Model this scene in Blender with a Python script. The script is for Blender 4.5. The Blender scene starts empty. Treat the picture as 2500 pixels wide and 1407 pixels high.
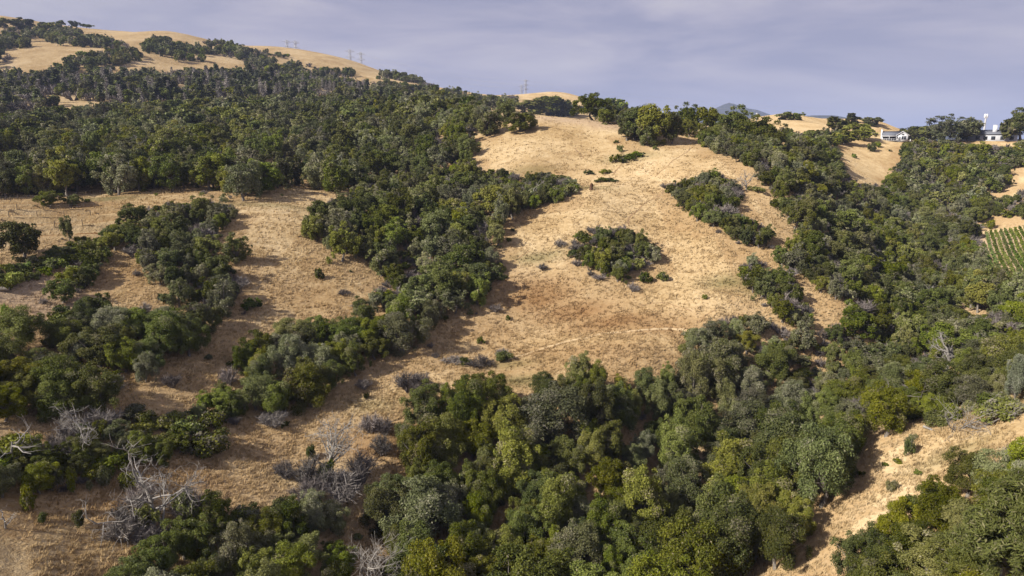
import bpy, math, random, time
import numpy as np
from mathutils import Vector

T0 = time.time()
scene = bpy.context.scene
C = scene.collection
R_ = math.radians

# ------------------------------------------------------------------ camera
F = 1690.0                      # focal length in pixels of a 2500 px wide frame
HOR = 340.0                     # pixel row of the true horizon
CAMZ = 50.0
PITCH = math.atan((703.5 - HOR) / F)
cam = bpy.data.cameras.new("camera")
cam.sensor_width = 36.0
cam.lens = 36.0 * F / 2500.0
cam.clip_start = 1.0
cam.clip_end = 60000.0
cam_o = bpy.data.objects.new("camera", cam)
cam_o.location = (0, 0, CAMZ)
cam_o.rotation_euler = (math.pi / 2 - PITCH, 0, 0)
C.objects.link(cam_o)
scene.camera = cam_o

# ------------------------------------------------------------------ sun, sky, exposure
SUN_EL, SHADOW_AZ = 34.0, 62.0  # shadows fall to the right and away from the camera
sd = Vector((math.sin(R_(SHADOW_AZ)) * math.cos(R_(SUN_EL)),
             math.cos(R_(SHADOW_AZ)) * math.cos(R_(SUN_EL)), -math.sin(R_(SUN_EL))))
sun = bpy.data.lights.new("sun", 'SUN')
sun.energy = 5.0
sun.angle = R_(0.6)
sun.color = (1.0, 0.92, 0.80)
sun_o = bpy.data.objects.new("sun", sun)
sun_o.rotation_euler = sd.to_track_quat('-Z', 'Y').to_euler()
sun_o.location = (-200, -200, 300)
C.objects.link(sun_o)

world = bpy.data.worlds.new("World")
scene.world = world
world.use_nodes = True
world.cycles.sampling_method = 'NONE'   # an even overcast needs no importance map


def build_sky():
    nt = world.node_tree
    N, L = nt.nodes, nt.links
    N.clear()
    out = N.new('ShaderNodeOutputWorld')
    sky = N.new('ShaderNodeTexSky')
    sky.sky_type = 'NISHITA'
    sky.sun_disc = False
    sky.sun_elevation = R_(SUN_EL)
    sky.sun_rotation = R_(180 + SHADOW_AZ)
    sky.altitude = 200
    sky.dust_density = 2.0
    b1 = N.new('ShaderNodeBackground')
    b1.inputs['Strength'].default_value = 0.05
    L.new(sky.outputs[0], b1.inputs['Color'])
    tc = N.new('ShaderNodeTexCoord')
    mp = N.new('ShaderNodeMapping')
    mp.inputs['Scale'].default_value = (1.0, 1.0, 5.0)
    mp.inputs['Rotation'].default_value = (0, R_(5), 0)
    L.new(tc.outputs['Generated'], mp.inputs['Vector'])
    n1 = N.new('ShaderNodeTexNoise')
    n1.inputs['Scale'].default_value = 2.7
    n1.inputs['Detail'].default_value = 6.0
    n1.inputs['Roughness'].default_value = 0.55
    n1.inputs['Distortion'].default_value = 0.35
    L.new(mp.outputs[0], n1.inputs['Vector'])
    ramp = N.new('ShaderNodeValToRGB')
    el = ramp.color_ramp.elements
    el[0].position, el[0].color = 0.38, (0.32, 0.322, 0.45, 1)
    el[1].position, el[1].color = 0.64, (0.575, 0.54, 0.595, 1)
    e = el.new(0.50)
    e.color = (0.435, 0.415, 0.52, 1)
    L.new(n1.outputs['Fac'], ramp.inputs['Fac'])
    b2 = N.new('ShaderNodeBackground')
    b2.inputs['Strength'].default_value = 0.56
    L.new(ramp.outputs[0], b2.inputs['Color'])
    n2 = N.new('ShaderNodeTexNoise')
    n2.inputs['Scale'].default_value = 1.1
    n2.inputs['Detail'].default_value = 3.0
    L.new(mp.outputs[0], n2.inputs['Vector'])
    mr = N.new('ShaderNodeMapRange')
    mr.inputs['From Min'].default_value = 0.25
    mr.inputs['From Max'].default_value = 0.5
    mr.inputs['To Min'].default_value = 0.8
    mr.inputs['To Max'].default_value = 0.98
    L.new(n2.outputs['Fac'], mr.inputs['Value'])
    mix = N.new('ShaderNodeMixShader')
    L.new(mr.outputs[0], mix.inputs['Fac'])
    L.new(b1.outputs[0], mix.inputs[1])
    L.new(b2.outputs[0], mix.inputs[2])
    L.new(mix.outputs[0], out.inputs['Surface'])


build_sky()
scene.view_settings.view_transform = 'Standard'
scene.view_settings.look = 'None'
scene.view_settings.exposure = 0.88
scene.view_settings.gamma = 1.0
scene.view_settings.use_curve_mapping = False
scene.render.engine = 'CYCLES'
cy = scene.cycles
cy.use_denoising = True
cy.use_light_tree = False
cy.use_adaptive_sampling = True
cy.adaptive_threshold = 0.02
cy.max_bounces = 3
cy.diffuse_bounces = 1
cy.glossy_bounces = 1
cy.transmission_bounces = 1
cy.transparent_max_bounces = 4
cy.volume_bounces = 0
cy.caustics_reflective = False
cy.caustics_refractive = False

# ------------------------------------------------------------------ terrain
SP, CP_ = math.sin(PITCH), math.cos(PITCH)


def ray(px, py):
    xc, yc = (px - 1250.0) / F, (703.5 - py) / F
    dx, dy, dz = xc, CP_ + yc * SP, -SP + yc * CP_
    hh = math.hypot(dx, dy)
    return math.atan2(dx, dy), dz / hh


def project(x, y, z):
    zr = z - CAMZ
    f = y * CP_ - zr * SP
    u = y * SP + zr * CP_
    return 1250 + F * x / f, 703.5 - F * u / f


# ground seen in the photograph: for some columns, row -> distance of the ground there
LEFT = {1400: 66, 1300: 72, 1200: 79, 1100: 87, 1000: 97, 900: 108, 800: 121, 720: 133, 650: 143, 600: 152, 560: 162, 520: 178, 490: 200, 465: 220, 430: 245, 380: 290, 330: 350, 280: 430, 230: 530, 170: 680, 100: 860}
RIGHT = {1400: 54, 1300: 60, 1200: 68, 1100: 78, 1000: 90, 960: 98, 900: 114, 820: 140, 740: 172, 660: 212, 580: 256, 500: 300, 430: 345, 380: 375, 342: 400}
COLUMNS = {
    -300: LEFT, 100: LEFT,
    400: {1400: 66, 1300: 71, 1200: 78, 1100: 86, 1000: 95, 900: 105, 800: 118, 700: 131, 600: 148, 500: 180, 460: 205, 420: 235, 380: 265, 330: 320, 280: 400, 230: 500, 170: 660, 120: 800},
    700: {1400: 66, 1300: 71, 1200: 78, 1100: 86, 1000: 95, 900: 106, 800: 119, 700: 131, 600: 146, 520: 163, 470: 190, 440: 225, 400: 250, 350: 290, 300: 360, 250: 460, 200: 620, 150: 800},
    1000: {1400: 67, 1300: 73, 1180: 80, 1080: 86, 1000: 93, 900: 104, 800: 117, 700: 134, 600: 152, 500: 180, 440: 212, 380: 245, 330: 280, 280: 350, 240: 500, 215: 680},
    1150: {1400: 68, 1300: 74, 1200: 80, 1100: 86, 1000: 92, 900: 105, 800: 119, 740: 127, 650: 142, 560: 158, 480: 184, 420: 212, 370: 232, 320: 258, 280: 320, 250: 480},
    1300: {1400: 68, 1300: 75, 1200: 82, 1100: 88, 1000: 94, 930: 100, 800: 120, 700: 134, 600: 150, 520: 166, 470: 185, 430: 203, 380: 215, 330: 238, 284: 262},
    1450: {1400: 68, 1300: 75, 1200: 82, 1100: 88, 1000: 95, 900: 104, 800: 118, 700: 133, 600: 148, 500: 166, 460: 178, 435: 196, 400: 210, 350: 228, 294: 262},
    1600: {1400: 70, 1250: 83, 1150: 90, 1050: 97, 950: 104, 870: 110, 800: 118, 700: 134, 600: 150, 520: 168, 470: 180, 440: 192, 400: 206, 350: 226, 310: 256},
    1750: {1400: 69, 1250: 84, 1150: 93, 1050: 102, 950: 110, 850: 118, 780: 122, 700: 134, 620: 146, 560: 156, 500: 170, 450: 186, 400: 206, 370: 222, 330: 262},
    1900: {1400: 66, 1250: 80, 1150: 92, 1050: 104, 950: 114, 850: 122, 760: 128, 690: 140, 620: 152, 550: 168, 480: 186, 430: 200, 400: 214, 360: 262, 325: 340},
    2050: {1400: 64, 1300: 71, 1200: 80, 1100: 92, 1030: 105, 950: 118, 850: 127, 750: 136, 700: 147, 640: 166, 580: 190, 520: 217, 460: 248, 400: 286, 355: 350, 320: 440},
    2200: {1400: 62, 1300: 68, 1200: 76, 1100: 86, 1050: 92, 1000: 104, 930: 118, 850: 136, 780: 156, 700: 186, 620: 222, 540: 262, 460: 310, 400: 350, 346: 392},
    2350: {1400: 58, 1300: 64, 1200: 72, 1100: 82, 1040: 89, 1000: 98, 920: 116, 840: 138, 760: 166, 680: 200, 600: 244, 520: 290, 440: 335, 390: 368, 342: 400},
    2500: RIGHT, 2750: RIGHT,
}
GROUND = [(c, row, d) for c, prof in COLUMNS.items() for row, d in prof.items()] + [
    # skyline of the golden ridge and the hills right of it
    (-300, 20, 1000), (0, 38, 1000), (70, 45, 1000), (150, 68, 960), (280, 75, 950), (400, 71, 930), (450, 80, 930), (560, 107, 930), (640, 110, 930), (720, 117, 940), (800, 131, 950), (870, 149, 950),
    (920, 167, 940), (1000, 196, 930), (1080, 217, 930), (1150, 230, 930), (1250, 245, 930), (1370, 228, 1000), (1420, 240, 1000), (1500, 262, 950), (1600, 285, 900), (1700, 300, 800),
    (1900, 312, 430), (1935, 291, 520), (1980, 302, 520), (2060, 305, 540), (2100, 296, 560), (2150, 315, 520), (1820, 305, 480)]
# ground the photograph hides: (column, distance, height relative to the lens)
HIDDEN = [(-900, 15, -46), (-300, 15, -46), (400, 15, -46), (1250, 15, -47), (2000, 15, -46), (2700, 15, -42), (3300, 15, -41),
          (-300, 34, -46), (400, 34, -46), (1250, 34, -49), (2000, 34, -46), (2700, 34, -40),
          (1300, 310, 4), (1450, 320, 1), (1600, 310, -2), (1750, 320, -4), (1400, 480, -2), (1600, 480, -8), (1800, 600, -6),
          (2180, 470, -14), (2350, 470, -14), (2500, 470, -14), (2700, 470, -14), (2300, 700, -45), (2600, 700, -45), (2000, 800, -30), (2000, 1100, -60),
          (2300, 1300, -80), (2700, 1300, -80), (1700, 1300, -40),
          (-300, 1300, 150), (0, 1300, 140), (400, 1300, 128), (700, 1300, 104), (870, 1300, 84), (1000, 1250, 60), (1150, 1250, 44), (1283, 1150, 40), (1400, 1300, 34),
          (0, 2200, 120), (600, 2200, 110), (1200, 2200, 30), (1800, 2200, -60), (2500, 2200, -90),
          (0, 3400, -60), (600, 3400, -60), (1200, 3400, -80), (1800, 3400, -90), (2500, 3400, -90)]
pts = []
for px, py, v in GROUND:
    a, e = ray(px, py)
    r = v if v > 0 else v / e
    pts.append((a, math.log(r), e * r / (r + 60.0)))
for px, r, z in HIDDEN:
    a, _ = ray(px, HOR)
    pts.append((a, math.log(r), z / (r + 60.0)))
pts = np.array(pts)
KA = 1.35


def tps_fit(p, lam=2e-4):
    n = len(p)
    X = np.stack([p[:, 0] * KA, p[:, 1]], 1)
    d2 = ((X[:, None] - X[None]) ** 2).sum(-1)
    K = 0.5 * d2 * np.log(d2 + 1e-12)
    P = np.hstack([np.ones((n, 1)), X])
    A = np.zeros((n + 3, n + 3))
    A[:n, :n] = K + lam * np.eye(n)
    A[:n, n:] = P
    A[n:, :n] = P.T
    b = np.zeros(n + 3)
    b[:n] = p[:, 2]
    w = np.linalg.solve(A, b)

    def f(a, l):
        x = np.stack([a * KA, l], -1)
        out = w[n] + x[..., 0] * w[n + 1] + x[..., 1] * w[n + 2]
        for i in range(n):
            q = (x[..., 0] - X[i, 0]) ** 2 + (x[..., 1] - X[i, 1]) ** 2
            out = out + w[i] * 0.5 * q * np.log(q + 1e-12)
        return out
    return f


def hash2(ix, iy, s):
    h = (ix * 374761393 + iy * 668265263 + s * 974634777) & 0x7fffffff
    h = ((h ^ (h >> 13)) * 1274126177) & 0x7fffffff
    h = (h ^ (h >> 16)) & 0xffff
    return h / 65535.0


def vnoise(x, y, s=0):
    ix, iy = np.floor(x).astype(np.int64), np.floor(y).astype(np.int64)
    fx, fy = x - ix, y - iy
    fx, fy = fx * fx * (3 - 2 * fx), fy * fy * (3 - 2 * fy)
    a, b = hash2(ix, iy, s), hash2(ix + 1, iy, s)
    c, d = hash2(ix, iy + 1, s), hash2(ix + 1, iy + 1, s)
    return (a * (1 - fx) + b * fx) * (1 - fy) + (c * (1 - fx) + d * fx) * fy - 0.5


def snoise(x, y, s=0):
    """the same for one point"""
    ix, iy = math.floor(x), math.floor(y)
    fx, fy = x - ix, y - iy
    fx, fy = fx * fx * (3 - 2 * fx), fy * fy * (3 - 2 * fy)
    a, b = hash2(ix, iy, s), hash2(ix + 1, iy, s)
    c, d = hash2(ix, iy + 1, s), hash2(ix + 1, iy + 1, s)
    return (a * (1 - fx) + b * fx) * (1 - fy) + (c * (1 - fx) + d * fx) * fy - 0.5


A0, A1, NA = R_(-64), R_(64), 500
RMIN, RMAX = 6.0, 3400.0
az_g = np.linspace(A0, A1, NA)
# rings close together on the slopes in front, wider beyond
lr_g = np.concatenate([np.linspace(math.log(6), math.log(55), 30, endpoint=False), np.linspace(math.log(55), math.log(215), 230, endpoint=False), np.linspace(math.log(215), math.log(RMAX), 150)])
NR = len(lr_g)
r_g = np.exp(lr_g)
fit = tps_fit(pts)
AZ, LR = np.meshgrid(np.clip(az_g, R_(-46), R_(46)), lr_g, indexing='ij')
RR = np.exp(LR)
Q = fit(AZ, LR)
ZT = Q * (RR + 60.0)
AZ = np.meshgrid(az_g, lr_g, indexing='ij')[0]
XX, YY = RR * np.sin(AZ), RR * np.cos(AZ)


def relief(x, y, r):
    far = np.clip((r - 330) / 300, 0, 1)
    z = far * (1 - .55 * np.clip((r - 780) / 120, 0, 1)) * (14 * vnoise(x / 170, y / 170, 3) + 8 * vnoise(x / 70, y / 70, 4))
    mid = 1 - 0.5 * far
    z = z + mid * (0.9 * vnoise(x / 17, y / 17, 5) + 0.45 * vnoise(x / 6.5, y / 6.5, 6))
    near = np.clip((260 - r) / 200, 0, 1)
    z = z + near * (0.24 * vnoise(x / 2.1, y / 2.1, 7) + 0.14 * vnoise(x / 1.05, y / 1.05, 8))
    return z


ZT = ZT + relief(XX, YY, RR)
# terraced old vineyard on the left: benches 8 m apart
TERR_A = (ray(-420, 500)[0], ray(300, 500)[0])


def terrace_w(a, r):
    wa = np.clip((TERR_A[1] - a) / 0.03, 0, 1)
    wr = np.clip((r - 150) / 6, 0, 1) * np.clip((203 - r) / 6, 0, 1)
    return wa * wr


def terrace_t(x, y):
    return (y * 0.826 - x * 0.564) / 8.0


tw = terrace_w(AZ, RR)
tt = terrace_t(XX, YY)
ZT = ZT + tw * 1.5 * (0.5 - (tt - np.floor(tt)))
DLA = az_g[1] - az_g[0]
IDX = np.arange(NR)


def ring(r):
    return np.interp(np.log(np.maximum(r, RMIN)), lr_g, IDX)


def zcol(a):
    t = (min(max(a, A0), A1 - 1e-6) - A0) / DLA
    i = min(int(t), NA - 2)
    f = t - i
    return ZT[i] * (1 - f) + ZT[i + 1] * f


def zat(x, y):
    """ground height above the scene's zero at a point"""
    r, a = math.hypot(x, y), math.atan2(x, y)
    t = float(ring(r))
    i = min(max(int(t), 0), NR - 2)
    f = min(max(t - i, 0), 1)
    u = (min(max(a, A0), A1 - 1e-6) - A0) / DLA
    j = min(int(u), NA - 2)
    g = u - j
    z0, z1 = ZT[j], ZT[j + 1]
    return float((z0[i] * (1 - f) + z0[i + 1] * f) * (1 - g) + (z1[i] * (1 - f) + z1[i + 1] * f) * g) + CAMZ


I45 = int(ring(45))


def hit(px, py, h=0.0, rmax=None):
    """where the sight line through a pixel meets the ground raised by h"""
    a, e = ray(px, py)
    col = ZT[min(max(int((a - A0) / DLA + 0.5), 0), NA - 1)]
    d = col[I45:] + h - e * r_g[I45:]
    k = np.argmax(d >= 0)
    if d[k] < 0:
        n = len(d) if rmax is None else max(2, int(ring(rmax)) - I45)
        k = int(np.argmax((d / r_g[I45:])[:n]))
        r = r_g[I45 + k]
    elif k == 0:
        r = r_g[I45]
    else:
        f = d[k - 1] / (d[k - 1] - d[k])
        r = math.exp(lr_g[I45 + k - 1] + f * (lr_g[I45 + k] - lr_g[I45 + k - 1]))
    x, y = r * math.sin(a), r * math.cos(a)
    return x, y, zat(x, y), r, a


# ------------------------------------------------------------------ material helpers
def new_mat(name):
    m = bpy.data.materials.new(name)
    m.use_nodes = True
    N = m.node_tree.nodes
    N.clear()
    o = N.new('ShaderNodeOutputMaterial')
    return m, N, m.node_tree.links, o


def mixc(N, L, fac, a, b, mode='MIX'):
    n = N.new('ShaderNodeMix')
    n.data_type = 'RGBA'
    n.blend_type = mode
    for s, v in ((n.inputs[0], fac), (n.inputs[6], a), (n.inputs[7], b)):
        if hasattr(v, 'is_output'):
            L.new(v, s)
        elif isinstance(v, (int, float)):
            s.default_value = v
        else:
            s.default_value = (*v, 1)
    return n.outputs[2]


def mathn(N, L, op, a, b=0.0, clamp=False):
    n = N.new('ShaderNodeMath')
    n.operation = op
    n.use_clamp = clamp
    for s, v in ((n.inputs[0], a), (n.inputs[1], b)):
        if hasattr(v, 'is_output'):
            L.new(v, s)
        else:
            s.default_value = v
    return n.outputs[0]


def noisen(N, L, vec, scale, detail=3.0, rough=0.5, dist=0.0):
    n = N.new('ShaderNodeTexNoise')
    n.inputs['Scale'].default_value = scale
    n.inputs['Detail'].default_value = detail
    n.inputs['Roughness'].default_value = rough
    n.inputs['Distortion'].default_value = dist
    L.new(vec, n.inputs['Vector'])
    return n.outputs['Fac']


def rampn(N, L, fac, stops):
    n = N.new('ShaderNodeValToRGB')
    el = n.color_ramp.elements
    el[0].position, el[0].color = stops[0][0], (*stops[0][1], 1)
    el[1].position, el[1].color = stops[-1][0], (*stops[-1][1], 1)
    for p, c in stops[1:-1]:
        e = el.new(p)
        e.color = (*c, 1)
    L.new(fac, n.inputs['Fac'])
    return n.outputs[0]


def grass_colour(N, L):
    """dry grass: big patches, tussocks, fine straw; returns a colour socket"""
    g = N.new('ShaderNodeNewGeometry')
    pos = g.outputs['Position']
    big = noisen(N, L, pos, 0.035, 4, 0.55, 0.6)
    midn = noisen(N, L, pos, 0.33, 4, 0.6, 0.4)
    fine = noisen(N, L, pos, 1.9, 5, 0.68, 0.3)
    s = mathn(N, L, 'ADD', mathn(N, L, 'MULTIPLY', big, 0.42), mathn(N, L, 'MULTIPLY', midn, 0.30))
    s = mathn(N, L, 'ADD', s, mathn(N, L, 'MULTIPLY', fine, 0.42))
    s = mathn(N, L, 'SUBTRACT', s, 0.07)
    c = rampn(N, L, s, [(0.30, (0.17, 0.11, 0.052)), (0.43, (0.335, 0.237, 0.122)), (0.53, (0.435, 0.328, 0.187)), (0.72, (0.55, 0.445, 0.29))])
    mpn = N.new('ShaderNodeMapping')
    mpn.inputs['Rotation'].default_value = (0, 0, 0.6)
    mpn.inputs['Scale'].default_value = (1.0, 0.55, 1.0)
    L.new(pos, mpn.inputs['Vector'])
    ck = noisen(N, L, mpn.outputs[0], 0.42, 3, 0.55, 0.9)
    ck = mathn(N, L, 'ABSOLUTE', mathn(N, L, 'SUBTRACT', ck, 0.5))
    ck = mathn(N, L, 'SUBTRACT', 1.0, mathn(N, L, 'MULTIPLY', ck, 38.0), True)
    msk = noisen(N, L, pos, 0.16, 2, 0.5)
    msk = mathn(N, L, 'MULTIPLY', mathn(N, L, 'SUBTRACT', msk, 0.47), 9.0, True)
    c = mixc(N, L, mathn(N, L, 'MULTIPLY', mathn(N, L, 'MULTIPLY', ck, msk), 0.40), c, (0.15, 0.10, 0.05))
    at = N.new('ShaderNodeAttribute')
    at.attribute_name = 'soil'
    sep = N.new('ShaderNodeSeparateColor')
    L.new(at.outputs['Color'], sep.inputs[0])
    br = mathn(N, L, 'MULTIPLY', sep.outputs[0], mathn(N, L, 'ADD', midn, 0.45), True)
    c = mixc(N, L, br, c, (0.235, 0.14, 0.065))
    c = mixc(N, L, sep.outputs[1], c, (0.36, 0.27, 0.185))
    c = mixc(N, L, mathn(N, L, 'MULTIPLY', sep.outputs[2], mathn(N, L, 'ADD', fine, 0.2), True), c, (0.105, 0.105, 0.04))
    return c, pos, fine


def ground_material():
    m, N, L, o = new_mat("dry_grass_ground")
    c, pos, fine = grass_colour(N, L)
    b = N.new('ShaderNodeBsdfDiffuse')
    b.inputs['Roughness'].default_value = 0.6
    L.new(c, b.inputs['Color'])
    h1 = noisen(N, L, pos, 0.85, 5, 0.6, 0.8)
    h2 = noisen(N, L, pos, 3.2, 3, 0.6)
    hh = mathn(N, L, 'ADD', h1, mathn(N, L, 'MULTIPLY', h2, 0.35))
    bp = N.new('ShaderNodeBump')
    bp.inputs['Strength'].default_value = 0.75
    bp.inputs['Distance'].default_value = 0.55
    L.new(hh, bp.inputs['Height'])
    L.new(bp.outputs[0], b.inputs['Normal'])
    L.new(b.outputs[0], o.inputs['Surface'])
    return m


def plain_mat(name, col, rough=0.8, var=0.2, scale=2.0, bump=0.0):
    m, N, L, o = new_mat(name)
    b = N.new('ShaderNodeBsdfPrincipled')
    b.inputs['Roughness'].default_value = rough
    b.inputs['Specular IOR Level'].default_value = 0.25
    tc = N.new('ShaderNodeTexCoord')
    n = noisen(N, L, tc.outputs['Object'], scale, 4, 0.6)
    c = rampn(N, L, n, [(0.3, [v * (1 - var) for v in col]), (0.7, [min(1, v * (1 + var)) for v in col])])
    L.new(c, b.inputs['Base Color'])
    if bump:
        bp = N.new('ShaderNodeBump')
        bp.inputs['Distance'].default_value = bump
        L.new(n, bp.inputs['Height'])
        L.new(bp.outputs[0], b.inputs['Normal'])
    L.new(b.outputs[0], o.inputs['Surface'])
    return m


def leaf_mat(name, lo, hi, grey=(0.20, 0.20, 0.155), trans=0.22):
    """foliage: clump tint and twig/lichen share come from the leaf attribute, each plant shifts a little"""
    m, N, L, o = new_mat(name)
    at = N.new('ShaderNodeAttribute')
    at.attribute_name = 'leaf'
    sep = N.new('ShaderNodeSeparateColor')
    L.new(at.outputs['Color'], sep.inputs[0])
    oi = N.new('ShaderNodeObjectInfo')
    t = mathn(N, L, 'ADD', mathn(N, L, 'MULTIPLY', sep.outputs[0], 0.7), mathn(N, L, 'MULTIPLY', oi.outputs['Random'], 0.3))
    c = mixc(N, L, t, lo, hi)
    c = mixc(N, L, sep.outputs[1], c, grey)
    hs = N.new('ShaderNodeHueSaturation')
    v = mathn(N, L, 'ADD', mathn(N, L, 'MULTIPLY', oi.outputs['Random'], 0.8), 0.70)
    L.new(v, hs.inputs['Value'])
    h = mathn(N, L, 'FRACT', mathn(N, L, 'MULTIPLY', oi.outputs['Random'], 7.31))
    L.new(mathn(N, L, 'ADD', mathn(N, L, 'MULTIPLY', h, 0.042), 0.466), hs.inputs['Hue'])
    h2 = mathn(N, L, 'FRACT', mathn(N, L, 'MULTIPLY', oi.outputs['Random'], 17.7))
    L.new(mathn(N, L, 'ADD', mathn(N, L, 'MULTIPLY', h2, 0.35), 0.78), hs.inputs['Saturation'])
    L.new(c, hs.inputs['Color'])
    d = N.new('ShaderNodeBsdfPrincipled')
    d.inputs['Roughness'].default_value = 0.55
    d.inputs['Specular IOR Level'].default_value = 0.12
    tr = N.new('ShaderNodeBsdfTranslucent')
    L.new(hs.outputs[0], d.inputs['Base Color'])
    L.new(hs.outputs[0], tr.inputs['Color'])
    mx = N.new('ShaderNodeMixShader')
    mx.inputs[0].default_value = trans
    L.new(d.outputs[0], mx.inputs[1])
    L.new(tr.outputs[0], mx.inputs[2])
    L.new(mx.outputs[0], o.inputs['Surface'])
    return m


M = {}
M['ground'] = ground_material()
M['bark'] = plain_mat("oak_bark", (0.17, 0.15, 0.13), 0.9, 0.35, 3.0)
M['dead'] = plain_mat("bleached_wood", (0.225, 0.21, 0.195), 0.85, 0.3, 2.0)
M['twig'] = plain_mat("grey_twigs", (0.16, 0.14, 0.13), 0.9, 0.3, 1.5)
M['oak'] = leaf_mat("live_oak_leaves", (0.040, 0.057, 0.010), (0.148, 0.170, 0.033), (0.20, 0.185, 0.115))
M['grey'] = leaf_mat("blue_oak_leaves", (0.064, 0.076, 0.030), (0.178, 0.190, 0.084), (0.225, 0.215, 0.15))
M['bay'] = leaf_mat("bay_leaves", (0.060, 0.082, 0.010), (0.175, 0.185, 0.030), (0.23, 0.22, 0.13), 0.3)
M['shrub'] = leaf_mat("shrub_leaves", (0.042, 0.062, 0.009), (0.148, 0.172, 0.026), (0.17, 0.16, 0.12))
M['barebush'] = leaf_mat("leafless_shrub_twigs", (0.085, 0.074, 0.068), (0.165, 0.148, 0.136), (0.24, 0.22, 0.20), 0.05)
M['pine'] = leaf_mat("pine_needles", (0.055, 0.070, 0.032), (0.125, 0.140, 0.062), (0.24, 0.23, 0.20))
M['silver'] = leaf_mat("silver_leaves", (0.16, 0.19, 0.12), (0.33, 0.36, 0.27), (0.4, 0.4, 0.34))
M['bright'] = leaf_mat("bright_leaves", (0.10, 0.16, 0.015), (0.22, 0.30, 0.035), (0.3, 0.3, 0.1), 0.35)
M['nearpine'] = leaf_mat("young_pine_needles", (0.065, 0.085, 0.016), (0.165, 0.185, 0.042), (0.22, 0.21, 0.10), 0.3)
M['vine'] = leaf_mat("vine_leaves", (0.062, 0.098, 0.015), (0.14, 0.19, 0.034), (0.2, 0.2, 0.1), 0.3)


# ------------------------------------------------------------------ mesh helpers
def mesh_np(name, verts, faces, mat, attr=None, smooth=False, n=4):
    """verts (N,3), faces (K,n) of one size; attr (K,3) stored per face as a colour"""
    me = bpy.data.meshes.new(name)
    verts = np.ascontiguousarray(verts, dtype=np.float32)
    faces = np.ascontiguousarray(faces, dtype=np.int32)
    k = len(faces)
    me.vertices.add(len(verts))
    me.vertices.foreach_set('co', verts.ravel())
    me.loops.add(k * n)
    me.loops.foreach_set('vertex_index', faces.ravel())
    me.polygons.add(k)
    me.polygons.foreach_set('loop_start', np.arange(0, k * n, n, dtype=np.int32))
    me.polygons.foreach_set('loop_total', np.full(k, n, dtype=np.int32))
    if smooth:
        me.polygons.foreach_set('use_smooth', np.ones(k, dtype=bool))
    if attr is not None:
        a = me.attributes.new('leaf', 'FLOAT_COLOR', 'FACE')
        a.data.foreach_set('color', np.hstack([attr, np.ones((k, 1))]).astype(np.float32).ravel())
    for mm in (mat if isinstance(mat, list) else [mat]):
        me.materials.append(mm)
    me.update()
    me.validate()
    return me


class MB:
    """collects quads of tubes and boxes"""

    def __init__(self):
        self.v, self.f = [], []

    def tube(self, pts, rad, sides=5):
        n0 = len(self.v)
        P = [Vector(p) for p in pts]
        up = Vector((0.31, 0.17, 0.93))
        for i, p in enumerate(P):
            t = (P[min(i + 1, len(P) - 1)] - P[max(i - 1, 0)])
            if t.length < 1e-6:
                t = Vector((0, 0, 1))
            t.normalize()
            a = t.cross(up)
            if a.length < 0.05:
                a = t.cross(Vector((1, 0, 0)))
            a.normalize()
            b = t.cross(a)
            for s in range(sides):
                w = 2 * math.pi * s / sides
                self.v.append(tuple(p + (a * math.cos(w) + b * math.sin(w)) * rad[i]))
        for i in range(len(P) - 1):
            for s in range(sides):
                s2 = (s + 1) % sides
                self.f.append((n0 + i * sides + s, n0 + i * sides + s2, n0 + (i + 1) * sides + s2, n0 + (i + 1) * sides + s))

    def box(self, x0, x1, y0, y1, z0, z1):
        n = len(self.v)
        self.v += [(x0, y0, z0), (x1, y0, z0), (x1, y1, z0), (x0, y1, z0), (x0, y0, z1), (x1, y0, z1), (x1, y1, z1), (x0, y1, z1)]
        self.f += [tuple(n + i for i in q) for q in ((0, 3, 2, 1), (4, 5, 6, 7), (0, 1, 5, 4), (1, 2, 6, 5), (2, 3, 7, 6), (3, 0, 4, 7))]

    def mesh(self, name, mat, smooth=True):
        return mesh_np(name, np.array(self.v), np.array(self.f), mat, smooth=smooth)


def obj(name, data, parent=None, loc=None):
    o = bpy.data.objects.new(name, data)
    C.objects.link(o)
    if parent is not None:
        o.parent = parent
    if loc is not None:
        o.location = loc
    return o


def tag(o, label=None, cat=None, group=None, kind=None):
    for k, v in (('label', label), ('category', cat), ('group', group), ('kind', kind)):
        if v:
            o[k] = v
    return o


# ------------------------------------------------------------------ ground mesh
def blob(x, y, cx, cy, rx, ry=None):
    return np.exp(-(((x - cx) / rx) ** 2 + ((y - cy) / (ry or rx)) ** 2))


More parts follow.
